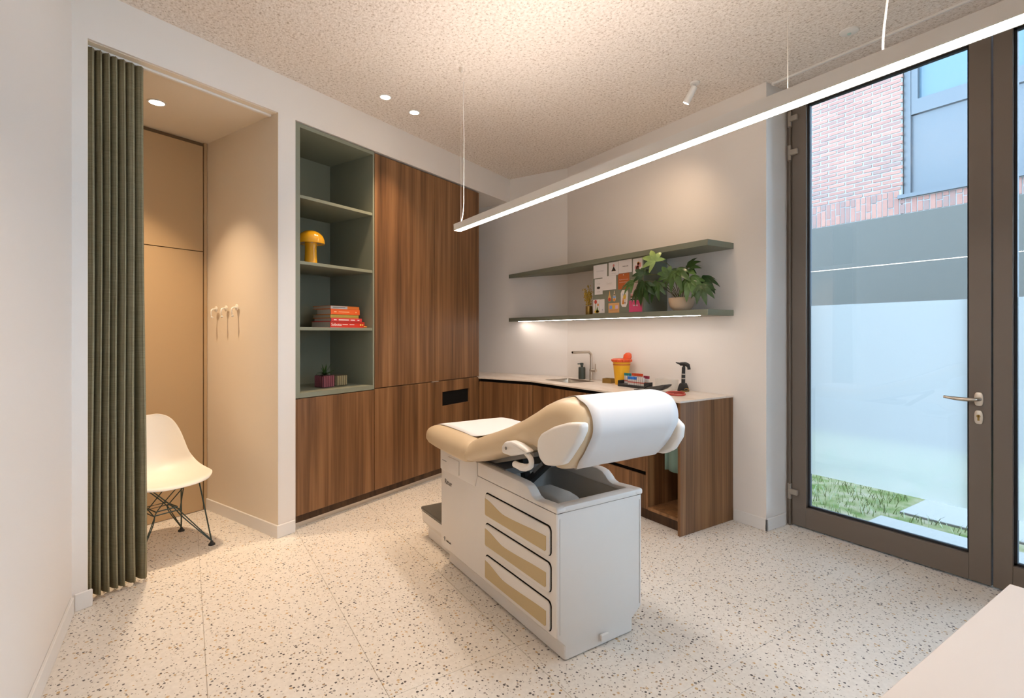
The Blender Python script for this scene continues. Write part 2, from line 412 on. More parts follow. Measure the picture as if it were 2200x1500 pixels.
# skirting
BH = .085
b = NB()
box(b, WA - .0, WA + .013, .889, .961, 0, BH, .003, 1)
box(b, WA - .0, WA + .013, 1.944, 2.076, 0, BH, .003, 1)
struct(obj('baseboard_left', b, 'base', rot=RA, smooth=False))
b = NB(); prism(b, [(WA + .012, S2 - .015), (WA + .012, S2 - .002), (ALW + .002, S2 + .0205), (ALW + .002, S2 + .008)], 0, .082)
struct(obj('baseboard_alcove', b, 'base', rot=RA, smooth=False))
b = NB(); box(b, -3.20, 1.6, YC, YC + .013, 0, BH, .003, 1)
struct(obj('baseboard_front', b, 'base', smooth=False))
b = NB(); box(b, -2.215, -1.962, YB - .013, YB, 0, BH, .003, 1); box(b, -1.975, -1.962, YB - .013, YD - .03, 0, BH, .003, 1)
struct(obj('baseboard_back', b, 'base', smooth=False))

# ------------------------------------------------------------------ glazed double door
DT = 3.045
b = NB()
box(b, -1.975, -1.938, YD + .002, YD + .075, 0, DT + .035)
box(b, -1.938, .235, YD + .002, YD + .075, DT, DT + .04)
box(b, .195, .235, YD + .002, YD + .075, 0, DT)
struct(obj('trim_2', b, 'frame', smooth=False))
def door(name, x0, x1, gl, gr, hinge_left):
    b = NB(); zb, zt = .012, DT - .004
    G0, G1 = .150, 2.947
    y0, y1 = YD - .008, YD + .068
    box(b, x0, gl, y0, y1, zb, zt, .002, 1); box(b, gr, x1, y0, y1, zb, zt, .002, 1)
    box(b, gl, gr, y0, y1, zb, G0, .002, 1); box(b, gl, gr, y0, y1, G1, zt, .002, 1)
    d = struct(obj(name, b, 'frame', smooth=False))
    g = NB(); e = .012
    for (a0, a1, c0, c1) in ((gl, gl + e, G0, G1), (gr - e, gr, G0, G1), (gl, gr, G0, G0 + e), (gl, gr, G1 - e, G1)):
        box(g, a0, a1, YD + .016, YD + .045, c0, c1)
    obj('gasket', g, 'gasket', d, smooth=False)
    obj('glass_pane', bx(gl, gr, YD + .026, YD + .032, G0, G1), 'glass', d, smooth=False)
    me = bpy.data.meshes.new('frosted_film')
    yf = YD + .0335
    me.from_pydata([(gl + .006, yf, .384), (gr - .006, yf, .384), (gr - .006, yf, 1.548), (gl + .006, yf, 1.548)], [], [(0, 1, 2, 3)])
    me.materials.append(M['film']); f = bpy.data.objects.new('frosted_film', me); COL.objects.link(f); f.parent = d
    if hinge_left:
        for hz in (2.871, 2.633, .242):
            h = NB(); hx = x0 - .012
            lathe(h, [(.0125, -.052), (.0125, .052)], 12, (hx, y0 - .012, hz))
            box(h, hx - .014, hx + .008, y0 - .012, y0 + .004, hz - .055, hz - .02, .003, 1)
            box(h, hx - .014, hx + .008, y0 - .012, y0 + .004, hz + .02, hz + .055, .003, 1)
            box(h, hx, hx + .058, y0 - .024, y0, hz - .019, hz + .019, .005, 2)
            obj('hinge', h, 'hinge', d)
        h = NB(); tube(h, [(x0 - .012, y0 - .008, .0), (x0 - .012, y0 - .008, 3.03)], .007, 8)
        obj('hinge_rod', h, 'frame', d)
        # lever handle, rose and keyhole plate
        hx, hz = -.930, 1.003
        def oval(cx, cz, ww, hh, ya, yb_, bev):
            q = NB(); pts = [(cx + ww * math.copysign(abs(math.cos(t)) ** .55, math.cos(t)), cz + hh * math.copysign(abs(math.sin(t)) ** .75, math.sin(t))) for t in [2 * PI * k / 28 for k in range(28)]]
            prism(q, pts, ya, yb_, 'y', bev); return q
        obj('handle_rose', oval(hx, hz, .0195, .037, y0 - .010, y0, .003), 'steel_pale', d)
        q = NB()
        tube(q, cr([(hx + .004, y0 - .006, hz), (hx + .004, y0 - .042, hz), (hx - .010, y0 - .056, hz), (hx - .05, y0 - .060, hz - .002), (hx - .10, y0 - .060, hz), (hx - .135, y0 - .056, hz + .003)], 5),
             [.0095] * 12 + [.0105] * 8 + [.008] * 6, 12)
        obj('door_handle', q, 'steel', d)
        lkp = obj('keyhole_plate', oval(hx - .001, .905, .019, .037, y0 - .008, y0, .003), 'steel_pale', d)
        q = NB(); lathe(q, [(.0082, 0), (.0082, .004)], 14, (0, 0, 0)); box(q, -.004, .004, -.024, -.004, 0, .004)
        o = obj('key_cylinder', q, 'brass', lkp, loc=(hx - .001, y0 - .0075, .911), rot=(PI / 2, 0, 0))
        q = NB(); box(q, -.0012, .0012, -.0055, .0055, 0, .001)
        obj('keyhole', q, 'dark', lkp, loc=(hx - .001, y0 - .0118, .911), rot=(PI / 2, 0, 0))
    return d
door('door_1', -1.934, -.882, -1.838, -.974, True)
door('door_2', -.874, .190, -.798, .10, False)
struct(obj('wall_door_side', bx(.235, 1.7, YD, YD + .13, 0, CZ), 'wall', smooth=False))

# ------------------------------------------------------------------ outside
struct(obj('ground', bx(-9.5, 9.0, 3.74, 14.0, -.22, -.03), 'soil', smooth=False))
struct(obj('ground', bx(1.74, 9.0, -6.0, 3.74, -.22, -.03), 'soil', smooth=False))

struct(obj('trim_3', bx(-1.99, 1.7, 3.66, 3.76, -.10, .004), 'slab', smooth=False))
for (x0, x1, y0, y1, lab) in ((-1.70, .9, 3.80, 4.40, 'broad pale concrete slab just outside the glass door'), (-1.66, .9, 4.62, 5.15, 'pale concrete slab beyond the strip of grass, farther from the door')):
    o = obj('paving_slab', bx(x0, x1, y0, y1, -.05, -.012, .004, 1), 'slab', smooth=False); tag(o, lab, 'paving slab')
rg = random.Random(3)
vs, fs = [], []
for k in range(9000):
    x = rg.uniform(-3.6, 1.0); y = rg.uniform(3.78, 6.2)
    if x > -1.73 and (3.77 < y < 4.43 or 4.59 < y < 5.18): continue
    dens = .5 + .5 * math.sin(x * 3.1 + 1) * math.sin(y * 4.3)
    if rg.random() > .35 + .6 * dens: continue
    h = rg.uniform(.03, .085); a = rg.uniform(0, 2 * PI); wd = .0035; le = rg.uniform(.3, .8) * h; la = rg.uniform(0, 2 * PI)
    dx, dy = math.cos(a) * wd, math.sin(a) * wd
    n = len(vs)
    vs += [(x - dx, y - dy, -.032), (x + dx, y + dy, -.032), (x + le * .4 * math.cos(la) - dx * .6, y + le * .4 * math.sin(la) - dy * .6, -.03 + h * .6),
           (x + le * .4 * math.cos(la) + dx * .6, y + le * .4 * math.sin(la) + dy * .6, -.03 + h * .6), (x + le * math.cos(la), y + le * math.sin(la), -.03 + h)]
    fs += [(n, n + 1, n + 3, n + 2), (n + 2, n + 3, n + 4)]
me = bpy.data.meshes.new('grass'); me.from_pydata(vs, [], fs); me.materials.append(M['grass'])
gr = bpy.data.objects.new('grass', me); COL.objects.link(gr); tag(gr, 'patchy green grass growing outside the glass door around the slabs', 'grass'); gr['kind'] = 'stuff'

YF = 7.6
bld = thing('brick_building', 'red brick building with a blue grey window bay facing the glass door', 'building', (-2.6, YF + .1, 0))
def L(x, y, z): return (x + 2.6, y - YF - .1, z)
def lb(bm, x0, x1, y0, y1, z0, z1, *a): return box(bm, x0 + 2.6, x1 + 2.6, y0 - YF - .1, y1 - YF - .1, z0, z1, *a)
wx0, wx1 = -2.70, -1.42     # window bay
WB = 3.09; BX1 = -.10      # invented corner; unseen end and top cut short to let skylight in
b = NB()
lb(b, -9.5, wx0 - .012, YF + .007, YF + .4, 2.86, 5.0); lb(b, wx1, BX1, YF + .007, YF + .4, 2.86, 5.0); lb(b, wx0, wx1, YF + .007, YF + .4, 2.86, WB)
obj('mortar_wall', b, 'mortar', bld, smooth=False)
b = NB(); lb(b, -9.5, BX1, YF + .0, YF + .4, -.3, 2.86); obj('plaster_base', b, 'plaster', bld, smooth=False)
# bricks: running bond, the ones in view as parts, the remainder joined
BL, BHt, PIT, PL = .198, .0375, .0525, .216
def brick_box(bm, x0, x1, z0, z1, pr): lb(bm, x0, x1, YF - pr, YF + .03, z0, z1)
rb = random.Random(11)
rest = NB(); nbr = 0
protos = []
zs = 3.178
row = 0
z = zs
def put_brick(x0, x1, z0, z1):
    global nbr, rest
    inview = (-3.98 < x0 and x1 < -1.2 and z1 < 4.72) and nbr < 296
    pr = rb.uniform(-.002, .004)
    if inview:
        k = (round(x1 - x0, 3), round(z1 - z0, 3))
        if k not in pc:
            q = NB(); box(q, 0, x1 - x0, -.0, .03, 0, z1 - z0); pc[k] = obj('brick', q, 'brick', bld, smooth=False); o = pc[k]
        else:
            o = pc[k].copy(); COL.objects.link(o); o.parent = bld
        o.location = L(x0, YF - pr, z0); nbr += 1
    else: brick_box(rest, x0, x1, z0, z1, pr)
pc = {}
# soldier course of standing bricks
x = -5.6; i = 0
while x < BX1 - .04:
    x1 = x + .05
    top = 3.166 if not (wx0 - .06 < x and x1 < wx1 + .06) else 3.045
    cut = [2.965, 3.065, 2.995, 3.095][i % 4]
    cut = min(cut, top - .045)
    if i % 3 == 0: put_brick(x, x1, 2.868, min(2.868 + .205, top)); 
    else: put_brick(x, x1, 2.868, cut - .012)
    if i % 3 == 0:
        if top - 3.085 > .03: put_brick(x, x1, 3.085, top)
    else: put_brick(x, x1, cut, top)
    x += .0625; i += 1
while z < 4.94:
    off = (row % 2) * PL / 2 + (.04 if row % 3 == 0 else 0)
    for (a, c) in ((-5.6, wx0), (wx1, BX1)):
        x = (a - off) if a < -5 else a
        if a < -5:                      # run so that the jamb ends flush
            x = c - math.ceil((c - a) / PL) * PL - (PL / 2 if row % 2 else 0)
            while x < c - .02:
                x1 = min(x + BL, c)
                put_brick(max(x, a), x1, z, z + BHt) if x1 - max(x, a) > .03 else None
                x += PL
        else:
            if row % 2: put_brick(x, x + BL / 2 - .006, z, z + BHt); x += PL / 2
            while x < c:
                put_brick(x, min(x + BL, BX1), z, z + BHt); x += PL
    z += PIT; row += 1
ro = obj('brickwork', rest, 'brick', bld, smooth=False); ro['kind'] = 'stuff'
# window bay
bay = NB(); T = 4.18
lb(bay, wx0, wx0 + .07, YF + .05, YF + .3, WB, 5.0); lb(bay, wx1 - .07, wx1, YF + .05, YF + .3, WB, 5.0)
bo = obj('bay_frame', bay, 'facade_panel', bld, smooth=False)
q = NB(); lb(q, wx0 + .07, wx1 - .07, YF + .09, YF + .2, WB, T - .09); obj('spandrel_panel', q, 'facade_panel', bo, smooth=False)
q = NB(); lb(q, wx0 - .04, wx1 + .04, YF - .035, YF + .2, WB - .035, WB + .012); obj('sill', q, 'facade_panel', bo, smooth=False)
q = NB()
lb(q, wx0 + .07, wx1 - .07, YF + .06, YF + .16, T - .08, T + .10)
lb(q, wx0 + .07, wx0 + .14, YF + .06, YF + .16, T + .1, 5.0); lb(q, wx1 - .14, wx1 - .07, YF + .06, YF + .16, T + .1, 5.0)
wf = obj('window_frame', q, 'facade_panel', bld, smooth=False)
q = NB(); lb(q, wx0 + .14, wx1 - .14, YF + .12, YF + .135, T + .1, 5.0); obj('pane', q, 'facade_glass', wf, smooth=False)

# ------------------------------------------------------------------ alcove: tan cupboard, rail, curtain, hooks, chair
def athing(name, label, cat, s, wv, z=0.0, rz=0.0, group=None):
    return thing(name, label, cat, AW(s, wv, z), AR + rz, group)
cup = athing('fitted_cupboard', 'tan lacquered full-height cupboard at the back of the alcove', 'cupboard', 1.45, ALW)
obj('carcass', bx(-.04, -.022, .945 - 1.45, S2 + .018 - 1.45, 0, 2.823), flat('recess_brown', (.20, .12, .055), .7), cup, smooth=False)
obj('lower_door', bx(-.02, 0, .945 - 1.45, 1.945 - 1.45, .004, 1.981, .001, 1), 'tan_panel', cup, smooth=False)
obj('upper_door', bx(-.02, 0, .945 - 1.45, 1.945 - 1.45, 1.987, 2.792, .001, 1), 'tan_panel', cup, smooth=False)
obj('side_strip', bx(-.02, .0, 1.953 - 1.45, S2 + .0185 - 1.45, .0, 2.823), 'tan_panel', cup, smooth=False)
rail = athing('curtain_track', 'white curtain track along the front edge of the alcove ceiling', 'rail', 1.45, -3.219, 2.8235)
obj('track', bx(-.011, .011, .945 - 1.45, 1.948 - 1.45, -.013, 0, .002, 1), 'white_metal', rail, smooth=False)
# curtain: pleated cloth, seven folds gathered to the left
def curtain():
    b = NB(); rows = 26; per = 22; folds = 7
    c0, c1 = .952, 1.212
    N = folds * per + 1; rg = random.Random(5)
    off = [rg.uniform(-.4, .4) for _ in range(folds + 1)]; dep = [rg.uniform(.8, 1.15) for _ in range(folds + 1)]
    wid = [1.0, .78, .8, .82, .85, 1.0, 1.05]
    cum = [0]
    for q in wid: cum.append(cum[-1] + q)
    front, back = [], []
    for r in range(rows + 1):
        t = r / rows; z = .022 + (2.808 - .022) * t
        line = []
        for i in range(N):
            k = min(i // per, folds - 1); ph = (i - k * per) / per
            s = c0 + (c1 - c0) * (cum[k] + wid[k] * ph) / cum[-1]
            amp = .034 * dep[k] * (1.0 - .25 * t)
            c = math.sin(PI * ph)
            d = amp * max(0.0, 1 - (2 * ph - 1) ** 2) ** .5
            e = min(ph, 1 - ph)
            if e < .07: d -= .035 * (1 - e / .07)
            sway = .010 * math.sin(2.2 * (1 - t) * 2 + off[k] * 5) * (1 - t)
            roll = .010 * math.sin(2 * PI * ph) * (1 - t * .3)
            line.append((-.042 + d + .006 * off[k], s + sway + roll + .012 * (1 - t) * (k / folds), z))
        front.append(line)
    loft(b, front, closed=False, cap=False)
    return b
ct = athing('curtain', 'olive green linen curtain drawn to the left of the alcove', 'curtain', 1.0, -3.17)
b = curtain()
bmesh.ops.translate(b, verts=b.verts, vec=(0.0, -1.0, 0))
co = obj('cloth', b, 'linen', ct, ang=80)
sm = co.modifiers.new('thickness', 'SOLIDIFY'); sm.thickness = .002
b = NB()
for k in range(7): box(b, -.045, -.030, -.035 + k * .036, -.031 + k * .036, 2.795, 2.8105)
obj('glider', b, 'white', ct, smooth=False)
for k, (wv, z, nm) in enumerate(((-3.940, 1.538, 'nearest the tan cupboard'), (-3.797, 1.541, 'middle one of three'), (-3.653, 1.544, 'nearest the room'))):
    h = athing('coat_hook', 'pale coat hook on the alcove side wall, ' + nm, 'hook', S2 - .002, wv, z, group='coat hooks in the alcove')
    q = NB(); rr = [(0, 0, 0)]
    lathe(q, [(.021, 0), (.021, .004), (.018, .006)], 20); obj('backplate', q, 'shell', h, rot=(PI / 2, 0, 0))
    q = NB(); tube(q, cr([(0, -.004, .0), (.002, -.030, -.004), (.006, -.040, -.022), (.006, -.036, -.055), (.006, -.030, -.066)], 5), [.006] * 10 + [.005] * 6 + [.0085] * 5, 10)
    obj('peg', q, 'shell', h)
# side chair with moulded shell and wire base; local +x is its front
ch = athing('shell_chair', 'cream moulded shell chair on dark wire legs half behind the curtain', 'chair', 1.452, -3.60)
def shell():
    prof = [(.262, .425, .175, .012), (.250, .442, .205, .018), (.215, .446, .222, .024), (.15, .438, .231, .034), (.07, .428, .235, .048), (-.02, .424, .236, .064), (-.10, .432, .232, .085), (-.160, .458, .226, .098),
            (-.195, .505, .218, .096), (-.215, .56, .212, .084), (-.232, .62, .207, .068), (-.247, .68, .198, .052), (-.260, .735, .182, .038), (-.270, .78, .155, .026), (-.277, .806, .118, .016), (-.279, .815, .075, .010)]
    b = NB(); lines = []; n = 18
    for i, (x, z, hw, lift) in enumerate(prof):
        a = prof[max(i - 1, 0)]; c = prof[min(i + 1, len(prof) - 1)]
        t = Vector((c[0] - a[0], 0, c[1] - a[1])).normalized(); nrm = Vector((-t.z, 0, t.x))
        if nrm.z < 0 and i < 6: nrm = -nrm
        nrm = Vector((abs(nrm.x), 0, abs(nrm.z)))
        if i < 3: nrm = Vector((0, 0, 1))
        ln = []
        for k in range(n + 1):
            u = -1 + 2 * k / n; uu = abs(u) ** 2.6
            ln.append(Vector((x, u * hw, z)) + nrm * (lift * uu) + Vector((-.035 * uu if i < 3 else 0, 0, 0)))
        lines.append(ln)
    loft(b, lines, closed=False, cap=False); return b
so = obj('seat_shell', shell(), 'shell', ch, ang=80)
md = so.modifiers.new('thickness', 'SOLIDIFY'); md.thickness = .006; md.offset = 0
md = so.modifiers.new('smooth', 'SUBSURF'); md.levels = 1; md.render_levels = 2
FT = {(1, 1): (.205, .205), (1, -1): (.205, -.205), (-1, 1): (-.205, .205), (-1, -1): (-.205, -.205)}
for (sx, sy), (fx, fy) in FT.items():
    q = NB(); r = .0045
    foot = Vector((fx, fy, .018)); top = Vector((sx * .115, sy * .165, .432)); top2 = Vector((sx * .145, sy * .10, .428))
    tube(q, [foot, top], r, 8); tube(q, [top, Vector((sx * .02, sy * .13, .425))], r, 6)
    lg = obj('leg', q, 'wire', ch)
    q = NB(); tube(q, cr([foot + Vector((-sx * .006, -sy * .004, .012)), Vector((sx * .10, sy * .085, .19)), Vector((sx * .055, sy * .04, .265)), Vector((sx * .07, -sy * .11, .43))], 4), .0035, 6)
    tube(q, [foot + Vector((-sx * .004, -sy * .006, .02)), Vector((sx * .085, sy * .07, .235)), Vector((-sx * .05, sy * .165, .43))], .0035, 6)
    obj('brace', q, 'wire', lg)
    q = NB(); lathe(q, [(.020, 0), (.020, .008), (.012, .014), (.007, .026)], 14, (fx, fy, 0)); obj('glide', q, 'rubber', lg)
q = NB()
ring = [(.075, .06, .262), (-.075, .06, .262), (-.075, -.06, .262), (.075, -.06, .262), (.075, .06, .262)]
tube(q, ring, .0038, 6); tube(q, [(x * 1.1, y * 1.25, z - .02) for x, y, z in ring], .0038, 6)
obj('stretcher_ring', q, 'wire', ch)
for sx in (1, -1):
    q = NB(); tube(q, [(sx * .115, -.165, .431), (sx * .115, .165, .431)], .0045, 6); obj('seat_rail', q, 'wire', ch)

# ------------------------------------------------------------------ sage shelf unit and walnut cabinets in the left wall
FW = WA - .012
su = athing('shelf_unit', 'sage green open shelf unit built into the wall left of the walnut doors', 'shelf', 2.436, FW, .905)
def sl(bm, s0, s1, w0, w1, z0, z1, *a): return box(bm, w0 - FW, w1 - FW, s0 - 2.436, s1 - 2.436, z0 - .905, z1 - .905, *a)
q = NB()
sl(q, 2.084, 2.126, FW - .54, FW, .908, 2.815, .001, 1); sl(q, 2.773, 2.790, FW - .54, FW, .908, 2.815, .001, 1)
sl(q, 2.126, 2.773, FW - .54, FW, 2.787, 2.815); sl(q, 2.126, 2.773, FW - .54, FW, .908, .942)
obj('frame', q, 'sage', su, smooth=False)
q = NB(); sl(q, 2.119, 2.773, FW - .55, FW - .535, .942, 2.793); obj('back_panel', q, 'sage', su, smooth=False)
for z in (2.322, 1.862, 1.401):
    q = NB(); sl(q, 2.1265, 2.7725, FW - .535, FW - .004, z - .022, z, .001, 1); obj('shelf_board', q, 'sage', su, smooth=False)

def cab(name, label, s0, s1, z0, z1):
    c = athing(name, label, 'cabinet', (s0 + s1) / 2, FW, 0)
    m0 = (s0 + s1) / 2
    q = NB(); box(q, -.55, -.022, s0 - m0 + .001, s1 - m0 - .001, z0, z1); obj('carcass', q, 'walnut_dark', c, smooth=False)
    return c, m0
G = .0018
c, m0 = cab('walnut_cabinet', 'low walnut cabinet with a plain door under the green shelves', 2.085, 2.792, .10, .902)
obj('filler_strip', bx(-.02, 0, 2.086 - m0, 2.100 - m0, .095, .902), 'walnut', c, smooth=False)
obj('door', bx(-.02, 0, 2.102 - m0, 2.792 - m0 - G, .095, .902, .001, 1), 'walnut', c, smooth=False)
c, m0 = cab('walnut_cabinet', 'tall walnut cabinet with two plain doors, beside the green shelves', 2.792, 3.508, .10, 2.812)
obj('door', bx(-.02, 0, 2.792 - m0 + G, 3.508 - m0 - G, .916, 2.806, .001, 1), 'walnut', c, smooth=False)
obj('door', bx(-.02, 0, 2.792 - m0 + G, 3.508 - m0 - G, .095, .909, .001, 1), 'walnut', c, smooth=False)
c, m0 = cab('walnut_cabinet', 'tall walnut cabinet with a black slot in its lower door, at the sink corner', 3.508, 4.180, .10, 2.812)
obj('door', bx(-.02, 0, 3.508 - m0 + G, 4.180 - m0, .916, 2.806, .001, 1), 'walnut', c, smooth=False)
q = NB(); a0, a1, z0, z1 = 3.612, 4.022, .672, .806
box(q, -.02, 0, 3.508 - m0 + G, a0 - m0, .095, .909); box(q, -.02, 0, a1 - m0, 4.180 - m0, .095, .909)
box(q, -.02, 0, a0 - m0, a1 - m0, .095, z0); box(q, -.02, 0, a0 - m0, a1 - m0, z1, .909)
dd = obj('door', q, 'walnut', c, smooth=False)
q = NB(); box(q, -.0215, -.020, a0 - m0 - .004, a1 - m0 + .004, z0 - .004, z1 + .004); obj('slot_shade', q, 'dark', dd, smooth=False)  # black sheet painted as the darkness deep in the slot
q = NB(); box(q, -.0005, .006, 3.508 - m0 - .045, 3.508 - m0 + .045, .909, .9155); obj('finger_pull', q, 'steel_pale', c, smooth=False)
pt = athing('plinth', 'dark recessed plinth running under the walnut cabinets', 'plinth', 3.1, FW - .05)
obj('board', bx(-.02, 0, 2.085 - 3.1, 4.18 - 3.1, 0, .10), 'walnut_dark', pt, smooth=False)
obj('toe_strip', bx(0, .003, 2.085 - 3.1, 4.18 - 3.1, 0, .03), 'steel_pale', pt, smooth=False)

# things on the green shelves
ml = athing('mushroom_lamp', 'glossy mustard yellow mushroom table lamp on the green shelf', 'lamp', 2.312, -3.30, 1.8621)
q = NB(); lathe(q, [(.046, 0), (.048, .004), (.046, .01), (.043, .06), (.041, .12), (.043, .17)], 32); obj('stem', q, 'mustard', ml)
q = NB(); R = .098
lathe(q, [(.040, .160), (.080, .158), (.094, .157), (.098, .160), (.0975, .170)] + [(R * math.cos(t), .170 + .088 * math.sin(t)) for t in [PI / 2 * k / 12 for k in range(1, 13)]], 40)
obj('cap', q, 'mustard', ml)
BKX = [  # s0, s1, depth, thickness, cover, name
    (2.442, 2.768, .235, .047, (.66, .035, .02), 'thick red hardback with white lettering, lowest of the pile', .0),
    (2.447, 2.738, .215, .026, (.66, .05, .055), 'thin pinkish red book, second from the bottom of the pile', .004),
    (2.446, 2.712, .220, .026, (.62, .36, .06), 'slim yellow and orange book in the middle of the pile', -.004),
    (2.443, 2.716, .175, .042, (.75, .12, .02), 'thick orange hardback, second from the top of the pile', .004),
    (2.443, 2.714, .215, .024, (.76, .19, .03), 'thin orange book with a grey spine label, top of the pile', .0)]
zb = 1.4012
for i, (s0, s1, dp, th, colr, lab, jit) in enumerate(BKX):
    bk = athing('book', lab + ' on the green shelf', 'book', s0, -3.247 + jit, zb, group='books lying on the green shelf')
    ln = s1 - s0; cm = flat('cover_%d' % i, colr, .35)
    q = NB(); t = .003
    box(q, -dp, 0, 0, ln, 0, t); box(q, -dp, 0, 0, ln, th - t, th); box(q, -.004, 0.0012, 0, ln, 0, th, .001, 1)
    obj('cover', q, cm, bk, smooth=False)
    obj('page_block', bx(-dp + .006, -.004, .004, ln - .004, t, th - t), flat('pages', (.52, .46, .38), .9), bk, smooth=False)
    rt = (PI / 2, 0, PI / 2)
    if i == 0:
        text_mesh('lettering', 'Sobotta', .030, 'print_white', bk, (.0018, .055, th * .5), rt)
        for (y, ww) in ((.135, .05), (.20, .045)): obj('lettering', bx(.0013, .0018, y - ww / 2, y + ww / 2, th * .45, th * .56), 'print_white', bk, smooth=False)
        for y in (.285, .305): 
            q = NB(); lathe(q, [(.008, 0), (.008, .0006)], 12); obj('emblem', q, flat('emblem_gold', (.8, .5, .12), .4), bk, loc=(.0013, y, th * .5), rot=(0, PI / 2, 0))
    if i == 1:
        for (y, ww) in ((.035, .025), (.115, .095), (.20, .04), (.255, .02)): obj('lettering', bx(.0013, .0018, y - ww / 2, y + ww / 2, th * .36, th * .6), 'print_white', bk, smooth=False)
    if i == 2: obj('spine_band', bx(.0013, .0018, .004, ln - .004, th * .45, th * .95), flat('yellow_band', (.60, .50, .10), .5), bk, smooth=False)
    if i == 3:
        for (y, ww, hh) in ((.04, .022, .2), (.12, .10, .10), (.235, .012, .2)): obj('lettering', bx(.0013, .0018, y - ww / 2, y + ww / 2, th * (.5 - hh / 2), th * (.5 + hh / 2)), flat('pale_orange', (.85, .5, .25), .5), bk, smooth=False)
    if i == 4:
        lb_ = obj('spine_label', bx(.0013, .0018, .002, .155, th * .08, th * .92), flat('grey_label', (.50, .49, .50), .5), bk, smooth=False)
        obj('lettering', bx(.0018, .0022, .02, .135, th * .42, th * .6), 'text', lb_, smooth=False)
    zb += th + .0004
q = NB(); sphere(q, (0, 0, .007), (.012, .016, .007)); o = obj('orange_trinket', q, flat('orange_bits', (.80, .28, .03), .5), loc=AW(2.752 + .04, -3.262, 1.4011)); o.location = AW(2.758, -3.225, 1.4011); o.rotation_euler = (0, 0, AR)
tag(o, 'tiny orange trinket lying beside the right end of the book pile', 'trinket')
def ribbed_pot(name, label, s, wv, c0, c1, hh, plant):
    t = athing(name, label, 'pot plant' if plant else 'pot', s, wv, .9421, rz=.02)
    q = NB(); a = .052
    box(q, -a, a, -a, a, 0, hh, .004, 1)
    pot = obj('pot', q, flat(name + '_body', c0, .5), t, smooth=False)
    for side in range(2):
        for k in range(5):
            y = -a + .012 + k * (2 * a - .024) / 4
            q = NB()
            if side == 0: box(q, a - .001, a + .004, y - .0075, y + .0075, .004, hh - .004, .002, 1)
            else: box(q, y - .0075, y + .0075, -a - .004, -a + .001, .004, hh - .004, .002, 1)
            obj('rib', q, flat(name + '_rib', c1, .5), pot, smooth=False)
    if plant:
        obj('soil', bx(-a + .006, a - .006, -a + .006, a - .006, hh - .01, hh + .0005), flat('potting_soil', (.05, .035, .02), .95), t, smooth=False)
        rg = random.Random(4)
        for k in range(15):
            an = 2 * PI * k / 15 * 2.4 + rg.uniform(-.3, .3); le = rg.uniform(.07, .125); el = rg.uniform(.35, 1.25)
            d = Vector((math.cos(an) * math.cos(el), math.sin(an) * math.cos(el), math.sin(el))); sd = Vector((-math.sin(an), math.cos(an), 0))
            q = NB(); rings = []
            for m_ in range(6):
                f = m_ / 5; wd = .0095 * math.sin(PI * min(.95, .22 + .78 * f) ** .9) * (1 - f * .75) + .0012
                p = d * le * f + Vector((0, 0, -.05 * f * f * (1.2 - math.sin(el)))) + Vector((0, 0, hh))
                up = d.cross(sd)
                rings.append([p - sd * wd, p - up * .0022, p + sd * wd, p + up * .0018])
            loft(q, rings); obj('leaf', q, 'leaf', t)
    return t
ribbed_pot('ribbed_planter', 'spiky green succulent in a ribbed maroon cube pot on the green shelf', 2.475, -3.36, (.10, .02, .035), (.27, .075, .10), .092, True)
ribbed_pot('ribbed_cup', 'ribbed olive cube pot standing right of the succulent', 2.612, -3.38, (.10, .075, .04), (.33, .28, .16), .084, False)

# ------------------------------------------------------------------ sink corner: base cabinets, worktop, sink
WT = .905; YFr = 2.780
bend = Vector((-3.955, YFr, 0)); cst = AW(4.172, -3.150)
def world_box(name, m, parent, x0, x1, y0, y1, z0, z1, bev=0.0):
    p = parent.location
    return obj(name, bx(x0 - p.x, x1 - p.x, y0 - p.y, y1 - p.y, z0 - p.z, z1 - p.z, bev, 1) if bev else bx(x0 - p.x, x1 - p.x, y0 - p.y, y1 - p.y, z0 - p.z, z1 - p.z), m, parent, smooth=False)
dirc = (bend - cst); lenc = dirc.length; ang = math.atan2(dirc.y, dirc.x)
cc = thing('corner_cabinet', 'narrow slanted walnut base cabinet between tall cupboards and sink', 'cabinet', (cst.x, cst.y, 0), ang)
obj('door', bx(.004, lenc - .045, -.0, .02, .095, .862, .001, 1), 'walnut', cc, smooth=False)
obj('corner_post', bx(lenc - .042, lenc - .002, .001, .02, .095, .862, .001, 1), 'walnut', cc, smooth=False)
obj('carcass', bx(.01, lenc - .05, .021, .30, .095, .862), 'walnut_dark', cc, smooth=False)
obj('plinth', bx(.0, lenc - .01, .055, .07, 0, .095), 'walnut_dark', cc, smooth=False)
obj('grip_shade', bx(.0, lenc - .0, .024, .035, .862, .892), 'dark', cc, smooth=False)  # near-black board painted as the shade in the gap under the worktop
sc_ = thing('sink_cabinet', 'walnut base cabinet with a plain door under the sink', 'cabinet', (-3.56, YFr, 0))
world_box('door', 'walnut', sc_, -3.950, -3.184, YFr, YFr + .02, .095, .862, .001)
world_box('carcass', 'walnut_dark', sc_, -3.950, -3.182, YFr + .021, 3.345, .095, .74)
world_box('plinth', 'walnut_dark', sc_, -3.93, -3.182, YFr + .06, YFr + .075, 0, .095)
world_box('grip_shade', 'dark', sc_, -3.955, -3.182, YFr + .024, YFr + .035, .862, .892)
dc = thing('drawer_cabinet', 'walnut base cabinet with two drawers split by a dark grip slot', 'cabinet', (-2.86, YFr, 0))
world_box('drawer', 'walnut', dc, -3.180, -2.540, YFr, YFr + .02, .095, .333, .001)
world_box('drawer', 'walnut', dc, -3.180, -2.540, YFr, YFr + .02, .362, .862, .001)
world_box('carcass', 'walnut_dark', dc, -3.180, -2.540, YFr + .03, 3.345, .095, .89)
